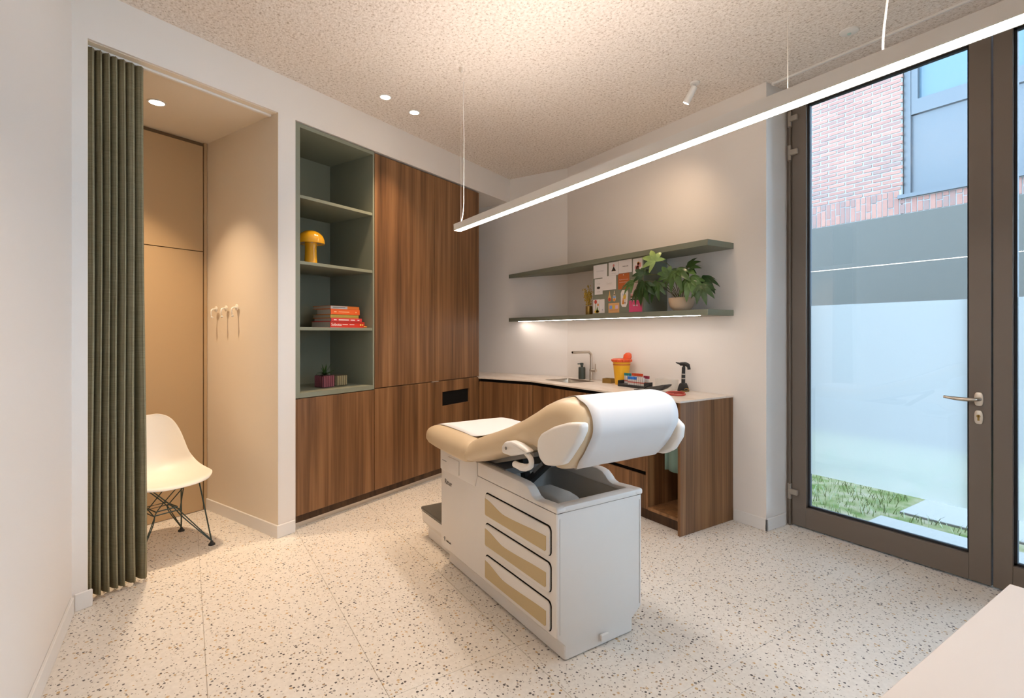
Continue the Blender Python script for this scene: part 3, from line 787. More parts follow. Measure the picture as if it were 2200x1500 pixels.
world_box('grip_shade', 'dark', dc, -3.180, -2.540, YFr + .022, YFr + .03, .10, .892)  # black board, the shade behind the drawer fronts as colour
world_box('plinth', 'walnut_dark', dc, -3.180, -2.540, YFr + .06, YFr + .075, 0, .095)
nc = thing('open_cabinet', 'open walnut base unit at the end of the worktop', 'cabinet', (-2.38, YFr, 0))
world_box('side_panel', 'walnut', nc, -2.538, -2.519, YFr, 3.345, .095, .892, .001)
world_box('end_panel', 'walnut', nc, -2.247, -2.225, 2.768, 3.349, 0, .892, .001)
world_box('bottom_board', 'walnut', nc, -2.518, -2.248, YFr, 3.33, .092, .113, .001)
world_box('back_panel', 'walnut', nc, -2.518, -2.248, 3.31, 3.33, .113, .89)
world_box('plinth', 'walnut_dark', nc, -2.538, -2.248, YFr + .06, YFr + .075, 0, .092)
world_box('top_rail', 'walnut_dark', nc, -2.518, -2.248, YFr + .02, YFr + .04, .84, .892)
# worktop with a cut-out for the sink
wt = thing('worktop', 'pale stone worktop running along the back wall with a cut-out for the sink', 'worktop', (-3.1, 3.05, WT - .012))
sx0, sx1, sy0, sy1 = -3.965, -3.565, 2.925, 3.225
q = NB()
def wp(pts): prism(q, [(x + 3.1, y - 3.05) for x, y in pts], 0, .012)
fa = AW(4.158, -3.146); fb = (-3.962, 2.762); k1 = AW(4.181, -3.15); k2 = AW(4.184, -3.852); k3 = AW(4.735, -3.852)
cB = (-4.129, 3.349)
wp([(k1.x, k1.y), (fa.x, fa.y), fb, (sx0, sy0), (sx0, sy1), cB, (k3.x, k3.y), (k2.x, k2.y)])
wp([fb, (sx1, 2.762), (sx1, sy0), (sx0, sy0)])
wp([(sx0, sy1), (sx1, sy1), (sx1, 3.349), cB])
wp([(sx1, 2.762), (-2.221, 2.762), (-2.221, 3.349), (sx1, 3.349)])
obj('slab', q, 'stone', wt, smooth=False)
sk = thing('sink', 'rectangular stainless steel sink set into the stone worktop', 'sink', ((sx0 + sx1) / 2, (sy0 + sy1) / 2, WT - .15))
a, c = (sx1 - sx0) / 2, (sy1 - sy0) / 2
q = NB()
def rr(a, c, r, z, n=5):
    pts = []
    for cx, cy, s in ((a - r, c - r, 0), (-a + r, c - r, PI / 2), (-a + r, -c + r, PI), (a - r, -c + r, 1.5 * PI)):
        for k in range(n + 1):
            t = s + PI / 2 * k / n; pts.append(Vector((cx + r * math.cos(t), cy + r * math.sin(t), z)))
    return pts
loft(q, [rr(a + .006, c + .006, .016, .1506), rr(a - .002, c - .002, .014, .1512), rr(a - .003, c - .003, .014, .148), rr(a - .006, c - .006, .02, .03), rr(a - .03, c - .03, .03, .004)], True, False)
q2 = rr(a - .03, c - .03, .03, .004); q.faces.new([q.verts.new(p) for p in q2])
obj('bowl', q, 'steel', sk)
q = NB(); lathe(q, [(.035, .005), (.033, .008), (.012, .006)], 20); obj('drain', q, 'steel', sk)
tp = thing('sink_tap', 'brushed steel mixer tap with a right-angled spout behind the sink', 'tap', (-3.69, 3.288, WT))
q = NB(); lathe(q, [(.024, 0), (.024, .006), (.0165, .008), (.0165, .115)], 18); obj('body', q, 'steel', tp)
q = NB(); tube(q, cr([(0, 0, .11), (0, 0, .225), (0, -.006, .252), (0, -.030, .270), (0, -.06, .2715), (0, -.235, .2715)], 6), .0125, 14); sp = obj('spout', q, 'steel', tp)
q = NB(); tube(q, [(0, -.233, .2715), (0, -.2365, .2715)], .0095, 14); obj('outlet', q, 'dark', sp)
q = NB(); tube(q, [(-.012, 0, .094), (.066, 0, .094)], .0155, 14); hd = obj('cartridge', q, 'steel', tp)
q = NB(); tube(q, [(.058, 0, .10), (.062, -.002, .16)], [.005, .004], 8); obj('lever', q, 'steel', hd)
so_ = thing('soap_dispenser', 'dark green grey soap dispenser bottle standing beside the tap', 'soap dispenser', (-3.832, 3.292, WT))
sg = flat('dispenser_green', (.045, .055, .042), .5)
q = NB(); lathe(q, [(.033, 0), (.034, .004), (.034, .112), (.031, .118)], 24); obj('bottle', q, sg, so_)
q = NB(); lathe(q, [(.012, .118), (.012, .134), (.0165, .136), (.0165, .158), (.013, .160)], 16); tube(q, [(0, 0, .150), (-.01, -.045, .150)], .006, 8); obj('pump', q, sg, so_)
tn = thing('brass_tin', 'small open square brass tin left of the yellow bin', 'tin', (-3.395, 3.235, WT), .25)
q = NB(); h = .042
for (x0, x1, y0, y1) in ((-.045, .045, -.035, -.033), (-.045, .045, .033, .035), (-.045, -.043, -.033, .033), (.043, .045, -.033, .033)): box(q, x0, x1, y0, y1, 0, h)
box(q, -.045, .045, -.035, .035, 0, .002); obj('body', q, 'brass', tn, smooth=False)
yb_ = thing('sharps_bin', 'yellow tapered sharps bin with an orange red flip lid', 'bin', (-3.235, 3.238, WT))
ye = flat('bin_yellow', (.83, .43, .012), .4); rd = flat('bin_red', (.70, .085, .015), .4)
q = NB(); lathe(q, [(.056, 0), (.0565, .004), (.0765, .197), (.079, .197), (.079, .205)], 36); obj('bucket', q, ye, yb_)
q = NB(); lathe(q, [(.0742, .172), (.0755, .172), (.0765, .182), (.0750, .182)], 36); obj('fill_line', q, flat('fill_red', (.55, .13, .02), .5), yb_)
q = NB(); lathe(q, [(.084, .200), (.086, .206), (.085, .220), (.078, .228), (.05, .231), (.001, .231)], 36)
for k in range(10):
    t = 2 * PI * k / 10; box(q, .083 * math.cos(t) - .008, .083 * math.cos(t) + .008, .083 * math.sin(t) - .008, .083 * math.sin(t) + .008, .203, .223, .003, 1)
ld = obj('lid', q, rd, yb_)
q = NB()
prism(q, [(-.036, .0), (.036, 0), (.040, .022), (.034, .048), (.016, .058), (-.012, .054), (-.034, .036)], -.010, .010, 'y', .004)
obj('flap', q, rd, ld, loc=(.036, .030, .226), rot=(-.25, 0, .35))
# test tubes in a black rack
rk = thing('tube_rack', 'low black rack holding blood sample tubes', 'rack', (-3.01, 3.165, WT))
q = NB(); box(q, -.150, .150, -.052, .052, 0, .022, .003, 1); obj('base', q, 'rubber', rk, smooth=False)
q = NB()
for x in (-.147, .145): box(q, x, x + .003, -.05, .05, .022, .05)
obj('end_plate', q, 'rubber', rk, smooth=False)
tg = flat('tube_label', (.66, .60, .55), .5); tr_ = flat('tube_red_print', (.55, .12, .09), .6); tc_ = flat('tube_clear', (.72, .70, .68), .2)
TUB = [('teal', (.02, .22, .22), -.140, .030, 4, .100, 'at the back left of the rack'), ('red', (.62, .07, .015), -.050, .030, 6, .104, 'at the back middle of the rack'),
       ('blue', (.02, .17, .62), -.040, -.030, 5, .080, 'at the front of the rack'), ('white', (.70, .64, .62), .062, -.030, 4, .080, 'at the front right of the rack'), ('maroon', (.30, .02, .05), .095, .015, 3, .092, 'at the right end of the rack')]
def tube_label(nm, k, n, wh):
    o = ['leftmost', 'second from left', 'third from left', 'fourth from left', 'fifth from left', 'sixth from left']
    return '%s of the %s-capped sample tubes %s' % ('rightmost' if k == n - 1 else o[k], nm, wh)
for nm, cl, x0, y0, n, hh, wh in TUB:
    cm = flat('cap_' + nm, cl, .4); first = None
    for k in range(n):
        loc = (-3.01 + x0 + k * .0205, 3.165 + y0, WT + .010)
        if first is None:
            t = thing('sample_tube', tube_label(nm, k, n, wh), 'tube', loc, 0, 'sample tubes with %s caps' % nm)
            q = NB(); lathe(q, [(.004, 0), (.0075, .004), (.0075, hh - .02)], 10); obj('glass', q, tc_, t)
            q = NB(); lathe(q, [(.0079, .018), (.0079, hh - .032)], 10); obj('label', q, tg, t)
            q = NB(); lathe(q, [(.0081, .03), (.0081, .04)], 10); obj('print', q, tr_, t)
            q = NB(); lathe(q, [(.009, hh - .022), (.0094, hh - .018), (.0094, hh)], 12); obj('cap', q, cm, t); first = t
        else:
            t = first.copy(); COL.objects.link(t); t.location = loc; t['label'] = tube_label(nm, k, n, wh)
            for chd in list(first.children): copy_part(chd, t)
q = NB(); tube(q, [(0, 0, 0), (.0, -.0, .0), (.03, .004, .0)], .006, 10); tube(q, [(-.012, 0, 0), (0, 0, 0)], .004, 8)
mk = obj('black_marker', q, 'rubber', loc=(-2.842, 3.190, WT + .0062)); tag(mk, 'short black capped marker lying at the right end of the tube rack', 'marker')
bxc = thing('clear_box', 'see-through plastic box standing behind the blood pressure cuff', 'box', (-2.745, 3.250, WT))
q = NB()
for (x0, x1, y0, y1) in ((-.085, .085, -.04, -.038), (-.085, .085, .038, .04), (-.085, -.083, -.038, .038), (.083, .085, -.038, .038)): box(q, x0, x1, y0, y1, 0, .085)
box(q, -.085, .085, -.04, .04, 0, .002); obj('shell', q, 'clear', bxc, smooth=False)
# otoscope standing on its charger
ot = thing('otoscope', 'black handheld otoscope standing head up on a small dark stand', 'otoscope', (-2.595, 3.262, WT))
q = NB(); prism(q, [(-.040, 0), (.040, 0), (.030, .035), (.016, .064), (-.016, .064), (-.030, .035)], -.026, .026, 'y', .005); obj('stand', q, 'rubber', ot)
q = NB(); tube(q, [(0, 0, .055), (.002, 0, .13)], .0145, 14); tube(q, [(.002, 0, .138), (.004, 0, .188)], .0135, 14); hnd = obj('handle', q, 'rubber', ot)
for z in (.134, .100):
    q = NB(); lathe(q, [(.0152, z - .0035), (.0152, z + .0035)], 14, (.002, 0, 0)); obj('ring', q, 'steel', hnd)
q = NB(); tube(q, cr([(.052, .004, .172), (.044, .002, .202), (.014, 0, .214), (-.022, -.004, .212)], 5), [.012] * 5 + [.016] * 6 + [.014] * 5, 12); tube(q, [(.004, 0, .180), (.008, 0, .206)], .010, 10); hed = obj('head', q, 'rubber', ot)
q = NB(); tube(q, [(-.020, -.004, .212), (-.062, -.010, .222)], [.0105, .0035], 12); obj('ear_cone', q, 'rubber', hed)
q = NB(); tube(q, cr([(.02, -.02, .012), (.05, -.03, .028), (.068, -.02, .02), (.05, -.01, .008), (.03, -.032, .006), (.0, -.03, .006)], 5), .0032, 6); obj('clip', q, 'brass', ot)
# blood pressure cuff
cf = thing('blood_pressure_cuff', 'dark grey rolled blood pressure cuff lying on the worktop', 'medical cuff', (-2.715, 3.075, WT), .15)
cg = flat('cuff_cloth', (.065, .06, .055), .85)
q = NB()
prof = [(-.02, .004), (.03, .006), (.075, .022), (.11, .046), (.118, .058), (.105, .062), (.06, .050), (.02, .044), (-.02, .036), (-.05, .024), (-.055, .010), (-.04, .003)]
prism(q, prof, -.055, .055, 'y', .003); obj('roll', q, cg, cf)
q = NB(); prism(q, [(-.16, .002), (-.03, .002), (-.03, .010), (-.10, .013), (-.16, .008)], -.05, .03, 'y', .002); obj('strap', q, flat('strap_grey', (.16, .15, .14), .8), cf)
q = NB(); tube(q, [(-.095, -.005, .016), (-.055, .0, .044)], .0055, 8); obj('tube_end', q, 'rubber', cf)
lp = thing('red_tube', 'looped red rubber tube lying near the end of the worktop', 'tube', (-2.475, 3.02, WT), .1)
q = NB(); n = 40
tube(q, [(.075 * math.cos(2 * PI * k / n), .055 * math.sin(2 * PI * k / n), .008 + .003 * math.sin(4 * PI * k / n)) for k in range(n + 1)], .0062, 8)
tube(q, [(.073 * math.cos(2 * PI * k / n) + .006, .050 * math.sin(2 * PI * k / n) + .003, .015 + .003 * math.sin(2 * PI * k / n)) for k in range(6, n - 8)], .0055, 8)
obj('loop', q, flat('tube_red', (.42, .05, .035), .45), lp)
# towel in the open unit
tw = thing('hand_towel', 'folded sage green towel hanging in the open unit at the worktop end', 'towel', (-2.345, 2.862, .392))
def towel():
    b = NB(); rows = 8; n = 26; lines = []
    for r in range(rows + 1):
        z = .42 * r / rows; ln = []
        for i in range(n + 1):
            u = i / n; x = -.085 + .165 * u
            y = .012 * math.sin(u * 9 + .4) * (1 - .5 * r / rows) + .02 * math.exp(-((u - .14) / .05) ** 2)
            ln.append((x * (1 - .05 * r / rows), y - .01, z + .004 * math.sin(u * 5)))
        lines.append(ln)
    loft(b, lines, False, False); return b
to = obj('cloth', towel(), flat('towel_green', (.16, .245, .205), .95), tw, ang=80)
md = to.modifiers.new('thickness', 'SOLIDIFY'); md.thickness = .012; md.offset = 0
q = NB(); tube(q, [(-.172, .0, .424), (.096, .0, .424)], .006, 8); obj('hanging_bar', q, 'steel', tw)

# ------------------------------------------------------------------ floating shelves, divider, cards, plants
wl = AW(4.737, -2.419)
def fshelf(lab, z0, z1, led):
    t = thing('wall_shelf', lab, 'shelf', (-3.4, 3.2, z0))
    q = NB(); prism(q, [(-2.22 + 3.4, 3.05 - 3.2), (-2.22 + 3.4, 3.349 - 3.2), (-4.131 + 3.4, 3.349 - 3.2), (-4.797 + 3.4, 3.054 - 3.2), (-4.800 + 3.4, 3.05 - 3.2)], 0, z1 - z0, 'z', .0012)
    obj('board', q, 'sage', t, smooth=False)
    if led: obj('light_strip', bx(-4.62 + 3.4, -2.30 + 3.4, 3.062 - 3.2, 3.080 - 3.2, -.0025, 0), 'led', t, smooth=False)
fshelf('upper sage green floating shelf with nothing standing on it', 1.973, 2.015, False)
fshelf('lower sage green floating shelf carrying plants, with a lit strip beneath', 1.486, 1.527, True)
dv = thing('shelf_divider', 'sage green box between the two floating shelves, pinned with cards', 'divider', (-3.123, 3.2, 1.5272))
obj('front_panel', bx(-.299, .299, -.130, -.112, 0, .4455, .001, 1), 'sage', dv, smooth=False)
obj('side_panel', bx(.281, .299, -.112, .148, 0, .4455), 'sage', dv, smooth=False)
obj('side_panel', bx(-.299, -.281, -.112, .148, 0, .4455), 'sage', dv, smooth=False)
CARD = flat('card_white', (.80, .75, .72), .8)
yc_ = 3.0695
GR = 'cards pinned to the green divider'
pins = flat('pin_white', (.85, .82, .78), .4)
def card(name, lab, r, m, marks=(), tilt=0.0, pin=True, outline=None, layer=0):
    x0, x1, z0, z1 = r; cx, cz = (x0 + x1) / 2, (z0 + z1) / 2; wd, hh = (x1 - x0) / 2, (z1 - z0) / 2
    t = thing(name, lab, 'card', (cx, yc_ - layer * .0015, cz), 0, GR); t.rotation_euler = (0, tilt, 0)
    if outline:
        q = NB(); prism(q, [(u * wd, v * hh) for u, v in outline], -.0012, 0, 'y')
    else: q = bx(-wd, wd, -.0012, 0, -hh, hh)
    obj('sheet', q, m, t, smooth=False)
    for (kind, u0, u1, v0, v1, cm) in marks:
        q = NB()
        if kind == 'b': box(q, u0 * wd, u1 * wd, -.0018, -.0011, v0 * hh, v1 * hh)
        elif kind == 'e': prism(q, [((u0 + u1) / 2 * wd + (u1 - u0) / 2 * wd * math.cos(a_), (v0 + v1) / 2 * hh + (v1 - v0) / 2 * hh * math.sin(a_)) for a_ in [2 * PI * k / 16 for k in range(16)]], -.0018, -.0011, 'y')
        elif kind == 't': prism(q, [(u0 * wd, v0 * hh), (u1 * wd, v0 * hh), ((u0 + u1) / 2 * wd, v1 * hh)], -.0018, -.0011, 'y')
        elif kind == 'w':       # an illegible handwritten line
            p = [(u0 * wd + (u1 - u0) * wd * k / 18, -.0014, (v0 + v1) / 2 * hh + (v1 - v0) / 2 * hh * math.sin(k * 1.9) * (1 if k % 3 else .4)) for k in range(19)]
            tube(q, p, .0007, 4)
        obj('print', q, cm, t, smooth=False)
    if pin:
        q = NB(); sphere(q, (0, -.0025, hh * .80), (.004, .0025, .004), 8, 6); obj('pin', q, pins, t)
    return t
gy = flat('ink_grey', (.42, .40, .40), .8); bk_ = flat('ink_black', (.035, .025, .02), .8); pk = flat('print_pink', (.72, .30, .28), .8); og = flat('print_orange', (.70, .28, .06), .8)
bl = flat('print_blue', (.22, .36, .68), .8); yl = flat('print_yellow', (.75, .48, .06), .8); bn = flat('print_brown', (.25, .10, .05), .8); gn = flat('print_green', (.15, .24, .06), .8); rdp = flat('print_red', (.55, .07, .04), .8)
lil = flat('print_lilac', (.70, .50, .62), .8); wht = flat('ink_white', (.85, .82, .80), .8)
card('note_card', 'white card with one faint grey line, top left on the divider', (-3.412, -3.240, 1.846, 1.962), CARD, [('w', -.55, .5, -.1, .1, gy)])
card('note_card', 'white card with a small dark haired figure, top row', (-3.220, -3.099, 1.852, 1.965), CARD, [('t', -.45, .45, -.35, .35, bk_), ('e', -.18, .18, .25, .7, pk), ('t', -.2, .2, -.35, .0, og), ('w', -.4, .4, -.75, -.65, gy)], layer=0, pin=False)
card('note_card', 'white card with one short line of black capitals, top row', (-3.096, -2.949, 1.860, 1.968), CARD, [('w', -.4, .0, -.15, .15, bk_), ('w', .05, .45, -.12, .12, bk_)], layer=1)
card('greeting_card', 'white card with a pink and brown drawing, top right on the divider', (-2.938, -2.836, 1.826, 1.964), CARD, [('e', -.35, .35, -.45, .15, bn), ('b', -.1, .75, -.05, .45, pk), ('e', -.1, .4, .2, .6, og), ('e', -.6, -.1, -.3, .2, pk)])
card('note_card', 'tall white card with a black emblem low down, second row left', (-3.398, -3.297, 1.700, 1.838), CARD, [('e', -.45, .4, -.3, .02, bk_), ('w', -.4, .4, .3, .4, gy), ('w', -.4, .35, -.7, -.6, gy)])
card('note_card', 'white landscape card with one grey word, second row', (-3.296, -3.130, 1.732, 1.851), CARD, [('w', -.4, .4, -.12, .1, gy)], layer=1)
card('greeting_card', 'rust orange card with two lines of white writing', (-3.108, -2.978, 1.726, 1.858), flat('card_rust', (.50, .125, .03), .7), [('w', -.8, .8, .12, .28, wht), ('w', -.75, .7, -.2, -.05, wht)])
card('postcard', 'pale pink postcard with dark bands, behind the plant leaves', (-2.963, -2.846, 1.625, 1.796), flat('card_blush', (.74, .58, .54), .7), [('b', -1, 1, -.72, -.52, bn), ('b', -1, 1, -.95, -.82, bk_), ('b', -1, 1, -.5, -.38, pk)], pin=False)
drop = [(-.1, 1), (.1, 1), (.35, .3), (.9, -.3), (.8, -.75), (.3, -1), (-.3, -1), (-.8, -.75), (-.9, -.3), (-.35, .3)]
card('paper_tag', 'small orange bottle shaped paper tag', (-3.231, -3.189, 1.630, 1.722), flat('tag_orange', (.72, .40, .14), .8), [('e', -.75, .75, -.95, -.25, rdp)], pin=False, outline=drop)
card('paper_tag', 'small blue banded bottle shaped paper tag', (-3.173, -3.131, 1.630, 1.722), flat('tag_sand', (.70, .55, .38), .8), [('b', -.75, .75, -.4, -.05, bl), ('e', -.75, .75, -1, -.45, og), ('b', -.3, .3, .1, .3, bk_)], pin=False, outline=drop)
rnd = [(-.7, 1), (.7, 1), (1, .7), (.85, -.6), (.55, -1), (-.5, -1), (-.85, -.7), (-1, .6)]
card('greeting_card', 'white tapered card with orange and blue sketch strokes', (-3.078, -2.994, 1.578, 1.718), CARD, [('e', -.3, .5, -.1, .55, yl), ('t', -.6, .1, -.7, .1, og), ('w', -.6, .6, -.55, .1, og), ('w', -.5, .3, .2, .6, bl), ('w', .0, .5, -.7, -.4, bn)], pin=False, outline=rnd, tilt=.05)
card('greeting_card', 'cream card with a red flower and green stem, bottom left', (-3.419, -3.334, 1.536, 1.658), CARD, [('e', -.6, .2, .35, .95, rdp), ('t', -.2, .8, -.9, .0, gn), ('b', -.35, -.2, -.6, .4, gn), ('e', -.6, .9, -1, -.55, yl), ('e', .3, .75, .0, .4, og)], pin=False)
card('note_card', 'narrow plain white card next to the red flower card', (-3.331, -3.273, 1.536, 1.656), CARD, [('w', -.1, .4, -.7, -.45, gy)], pin=False)
card('greeting_card', 'orange card with blue, yellow and pink squares, bottom row', (-3.223, -3.094, 1.533, 1.616), flat('card_peach', (.74, .40, .17), .7), [('b', -.78, -.3, -.2, .5, bl), ('b', -.22, .2, -.2, .5, yl), ('b', .28, .78, -.2, .5, lil), ('w', -.7, .7, -.55, -.4, bn)], pin=False)
card('greeting_card', 'bright pink card with a white word, bottom right', (-2.982, -2.840, 1.531, 1.625), flat('card_pink', (.74, .085, .20), .7), [('w', -.4, .4, -.1, .3, wht), ('w', -.35, .4, .0, .2, wht)])
vz = thing('brass_vase', 'brass cylinder vase of yellow dried flowers on the lower floating shelf', 'vase', (-3.555, 3.14, 1.5272))
q = NB(); lathe(q, [(.030, 0), (.0315, .003), (.0315, .080), (.029, .080), (.028, .07)], 24); obj('vase', q, 'brass', vz)
rg = random.Random(9)
for k in range(7):
    a = 2 * PI * k / 7 + .3; tip = Vector((.045 * math.cos(a) - .015, .03 * math.sin(a), rg.uniform(.16, .285)))
    q = NB(); pts = cr([(0.008 * math.cos(a), .008 * math.sin(a), .05), (tip.x * .5, tip.y * .5, tip.z * .6), tip], 4); tube(q, pts, .0016, 5)
    for j in range(26):
        f = rg.uniform(.42, 1); p = pts[min(int(f * (len(pts) - 1)), len(pts) - 1)]
        sphere(q, p + Vector((rg.uniform(-.014, .014), rg.uniform(-.014, .014), rg.uniform(-.01, .014))), (rg.uniform(.003, .007), rg.uniform(.003, .006), rg.uniform(.005, .010)), 5, 4)
    obj('stem', q, 'dry', vz)
# big-leaved plant
pp = thing('potted_plant', 'dark green plant with fingered glossy leaves in a beige bowl on the lower shelf', 'plant', (-2.525, 3.155, 1.5272))
q = NB(); lathe(q, [(.045, 0), (.058, .004), (.082, .030), (.094, .065), (.096, .098), (.092, .098), (.088, .08)], 32); obj('bowl', q, 'pot', pp)
q = NB(); lathe(q, [(.001, .082), (.089, .082)], 24); obj('soil', q, flat('plant_soil', (.045, .03, .02), .95), pp)
def palm_leaf(hub, axis, normal, L, lobes, young):
    q = NB(); axis = Vector(axis).normalized(); normal = Vector(normal); normal = (normal - axis * normal.dot(axis)).normalized(); side = axis.cross(normal)
    for i in range(lobes):
        f = -1 + 2 * i / (lobes - 1); a = f * 1.85
        d = (axis * math.cos(a) + side * math.sin(a)).normalized(); s2 = d.cross(normal)
        le = .98 * L * (1 - .35 * abs(f) ** 1.3); rows = []
        for k in range(7):
            t = k / 6; wd = le * .185 * max(0.0, math.sin(PI * (.06 + .94 * t) ** .85)) ** .75 + .0008
            p = d * (le * t) + normal * (.02 * L / .1 * t * (1 - 1.9 * t)) + Vector((0, 0, -.26 * le * t * t))
            rows.append([hub + p - s2 * wd + normal * wd * .22, hub + p, hub + p + s2 * wd + normal * wd * .22])
        loft(q, rows, False, False)
    return q
LV = [  # hub offset from the pot centre, axis, normal, length, young
    ((-.135, -.14, .385), (-.5, -.3, .75), (.1, -.85, .45), .130, True),
    ((-.33, -.165, .235), (-1, -.10, .12), (.05, -.6, .8), .135, False),
    ((-.21, -.175, .215), (-.25, -.15, -.95), (.0, -.95, .25), .150, False),
    ((-.235, -.165, .285), (-.45, -.15, .55), (-.05, -.75, .65), .105, False),
    ((-.12, -.13, .21), (-.3, -.3, -.8), (.05, -.95, .2), .125, False),
    ((-.04, -.10, .265), (-.3, -.2, .7), (.0, -.8, .6), .115, False),
    ((.04, -.11, .285), (.45, -.35, -.45), (.15, -.85, .45), .155, False),
    ((.10, -.05, .285), (.65, -.1, .35), (.1, -.6, .8), .125, False),
    ((.15, -.10, .215), (.6, -.2, -.75), (.35, -.85, .3), .145, False),
    ((.205, -.03, .225), (.85, -.1, -.5), (.3, -.6, .75), .135, False),
    ((-.28, -.16, .17), (-.7, -.1, -.6), (-.1, -.9, .4), .115, False),
    ((.06, .02, .33), (.25, .2, .8), (.0, -.7, .7), .11, False),
    ((.245, -.09, .165), (.5, -.25, -.9), (.4, -.8, .3), .12, False),
    
    ((-.09, -.03, .27), (-.05, .0, .6), (0, -.6, .8), .11, False)]
for i, (hb, ax, nr, le, yg) in enumerate(LV):
    hub = Vector(hb); q = palm_leaf(hub, ax, nr, le, 7 if not yg else 6, yg)
    lf = obj('leaf', q, 'leaf_young' if yg else 'leaf', pp, ang=70)
    if yg: lf['label'] = 'pale yellow green young leaf'
    q = NB(); tube(q, cr([(hub.x * .06, hub.y * .06, .08), (hub.x * .45, hub.y * .4, .08 + (hub.z - .08) * .75 + .03), hub], 5), .0028, 6); obj('stalk', q, 'stem', lf)

# ------------------------------------------------------------------ examination table
EX, EY = -2.2, 1.514
et = thing('examination_table', 'white examination table with tan upholstery and three side drawers', 'examination table', (EX, EY, 0))
X0, X1, Y0, Y1 = -2.742, -1.630, 1.267, 1.761
def rrect(x0, x1, y0, y1, r, z, n=3):
    pts = []
    for cx, cy, s in ((x1 - r, y1 - r, 0), (x0 + r, y1 - r, PI / 2), (x0 + r, y0 + r, PI), (x1 - r, y0 + r, 1.5 * PI)):
        for k in range(n + 1):
            t = s + PI / 2 * k / n; pts.append(Vector((cx - EX + r * math.cos(t), cy - EY + r * math.sin(t), z)))
    return pts
q = NB()
loft(q, [rrect(-2.735, -1.640, 1.316, 1.712, .012, .006), rrect(-2.735, -1.640, 1.316, 1.712, .012, .062), rrect(X0, X1, Y0, Y1, .012, .113), rrect(X0, X1, Y0, Y1, .012, .6203)], True, False)
q.faces.new([q.verts.new(v) for v in rrect(-2.735, -1.640, 1.316, 1.712, .012, .006)])
bd = obj('casing', q, 'cabinet_white', et, ang=25)
q = NB(); prism(q, [(X0 - EX + .002, .561), (-2.318 - EX, .561), (-2.292 - EX, .617), (-2.292 - EX, .692), (-2.40 - EX, .700), (X0 - EX + .002, .700)], Y0 - EY - .005, Y1 - EY + .005, 'y', .004); hb = obj('upper_housing', q, 'cabinet_white', et)
q = NB(); box(q, -2.63 - EX, -2.49 - EX, Y0 - EY - .012, Y0 - EY, .575, .655, .005, 2); obj('release_tab', q, 'cabinet_white', hb)
q = NB(); box(q, -2.71 - EX, -2.655 - EX, Y0 - EY - .0058, Y0 - EY - .0045, .617, .621); obj('mark', q, 'grey_metal', hb, smooth=False)
text_mesh('maker_name', 'Ritter', .040, 'text', et, (-2.640 - EX, Y0 - EY - .0008, .499), (PI / 2, 0, 0))
text_mesh('maker_mark', 'midmark', .017, 'text', et, (-2.636 - EX, Y0 - EY - .0008, .160), (PI / 2, 0, 0))
q = NB(); tube(q, cr([(-.012, 0, .006), (0, 0, -.004), (.006, 0, .010), (-.004, 0, .012), (-.006, 0, .0), (.004, 0, -.012)], 4), .0012, 5); obj('maker_swirl', q, 'text', et, loc=(-2.688 - EX, Y0 - EY - .0008, .162))
# moulded top with basin
top = [(-2.292, .6215), (-1.628, .6215), (-1.626, .640), (-1.634, .648), (-1.70, .645), (-1.775, .640), (-1.800, .648), (-1.822, .668), (-1.845, .683), (-1.88, .690), (-2.05, .692), (-2.292, .695)]
q = NB()
tp_ = [(x - EX, z) for x, z in top]
prism(q, tp_, Y0 - EY - .002, 1.315 - EY, 'y', .006); prism(q, tp_, 1.713 - EY, Y1 - EY + .002, 'y', .006)
box(q, -1.680 - EX, -1.6275 - EX, 1.30 - EY, 1.73 - EY, .6215, .6465, .004, 2)
mt = obj('moulded_top', q, 'cabinet_white', et, ang=30)
q = NB(); loft(q, [rrect(-2.29, -1.676, 1.311, 1.717, .03, .640, 5), rrect(-2.28, -1.686, 1.322, 1.706, .04, .56, 5), rrect(-2.26, -1.72, 1.345, 1.685, .05, .50, 5)], True, False)
q.faces.new([q.verts.new(v) for v in rrect(-2.26, -1.72, 1.345, 1.685, .05, .50, 5)]); bmesh.ops.remove_doubles(q, verts=q.verts, dist=1e-5); bmesh.ops.recalc_face_normals(q, faces=q.faces); obj('tray', q, 'basin', et, ang=50)
q = NB(); prism(q, [(-2.02 - EX, .50), (-1.745 - EX, .50), (-1.765 - EX, .58), (-1.80 - EX, .607), (-1.86 - EX, .615), (-2.02 - EX, .610)], 1.40 - EY, 1.53 - EY, 'y', .016); obj('tray_cover', q, 'basin', et, ang=60)
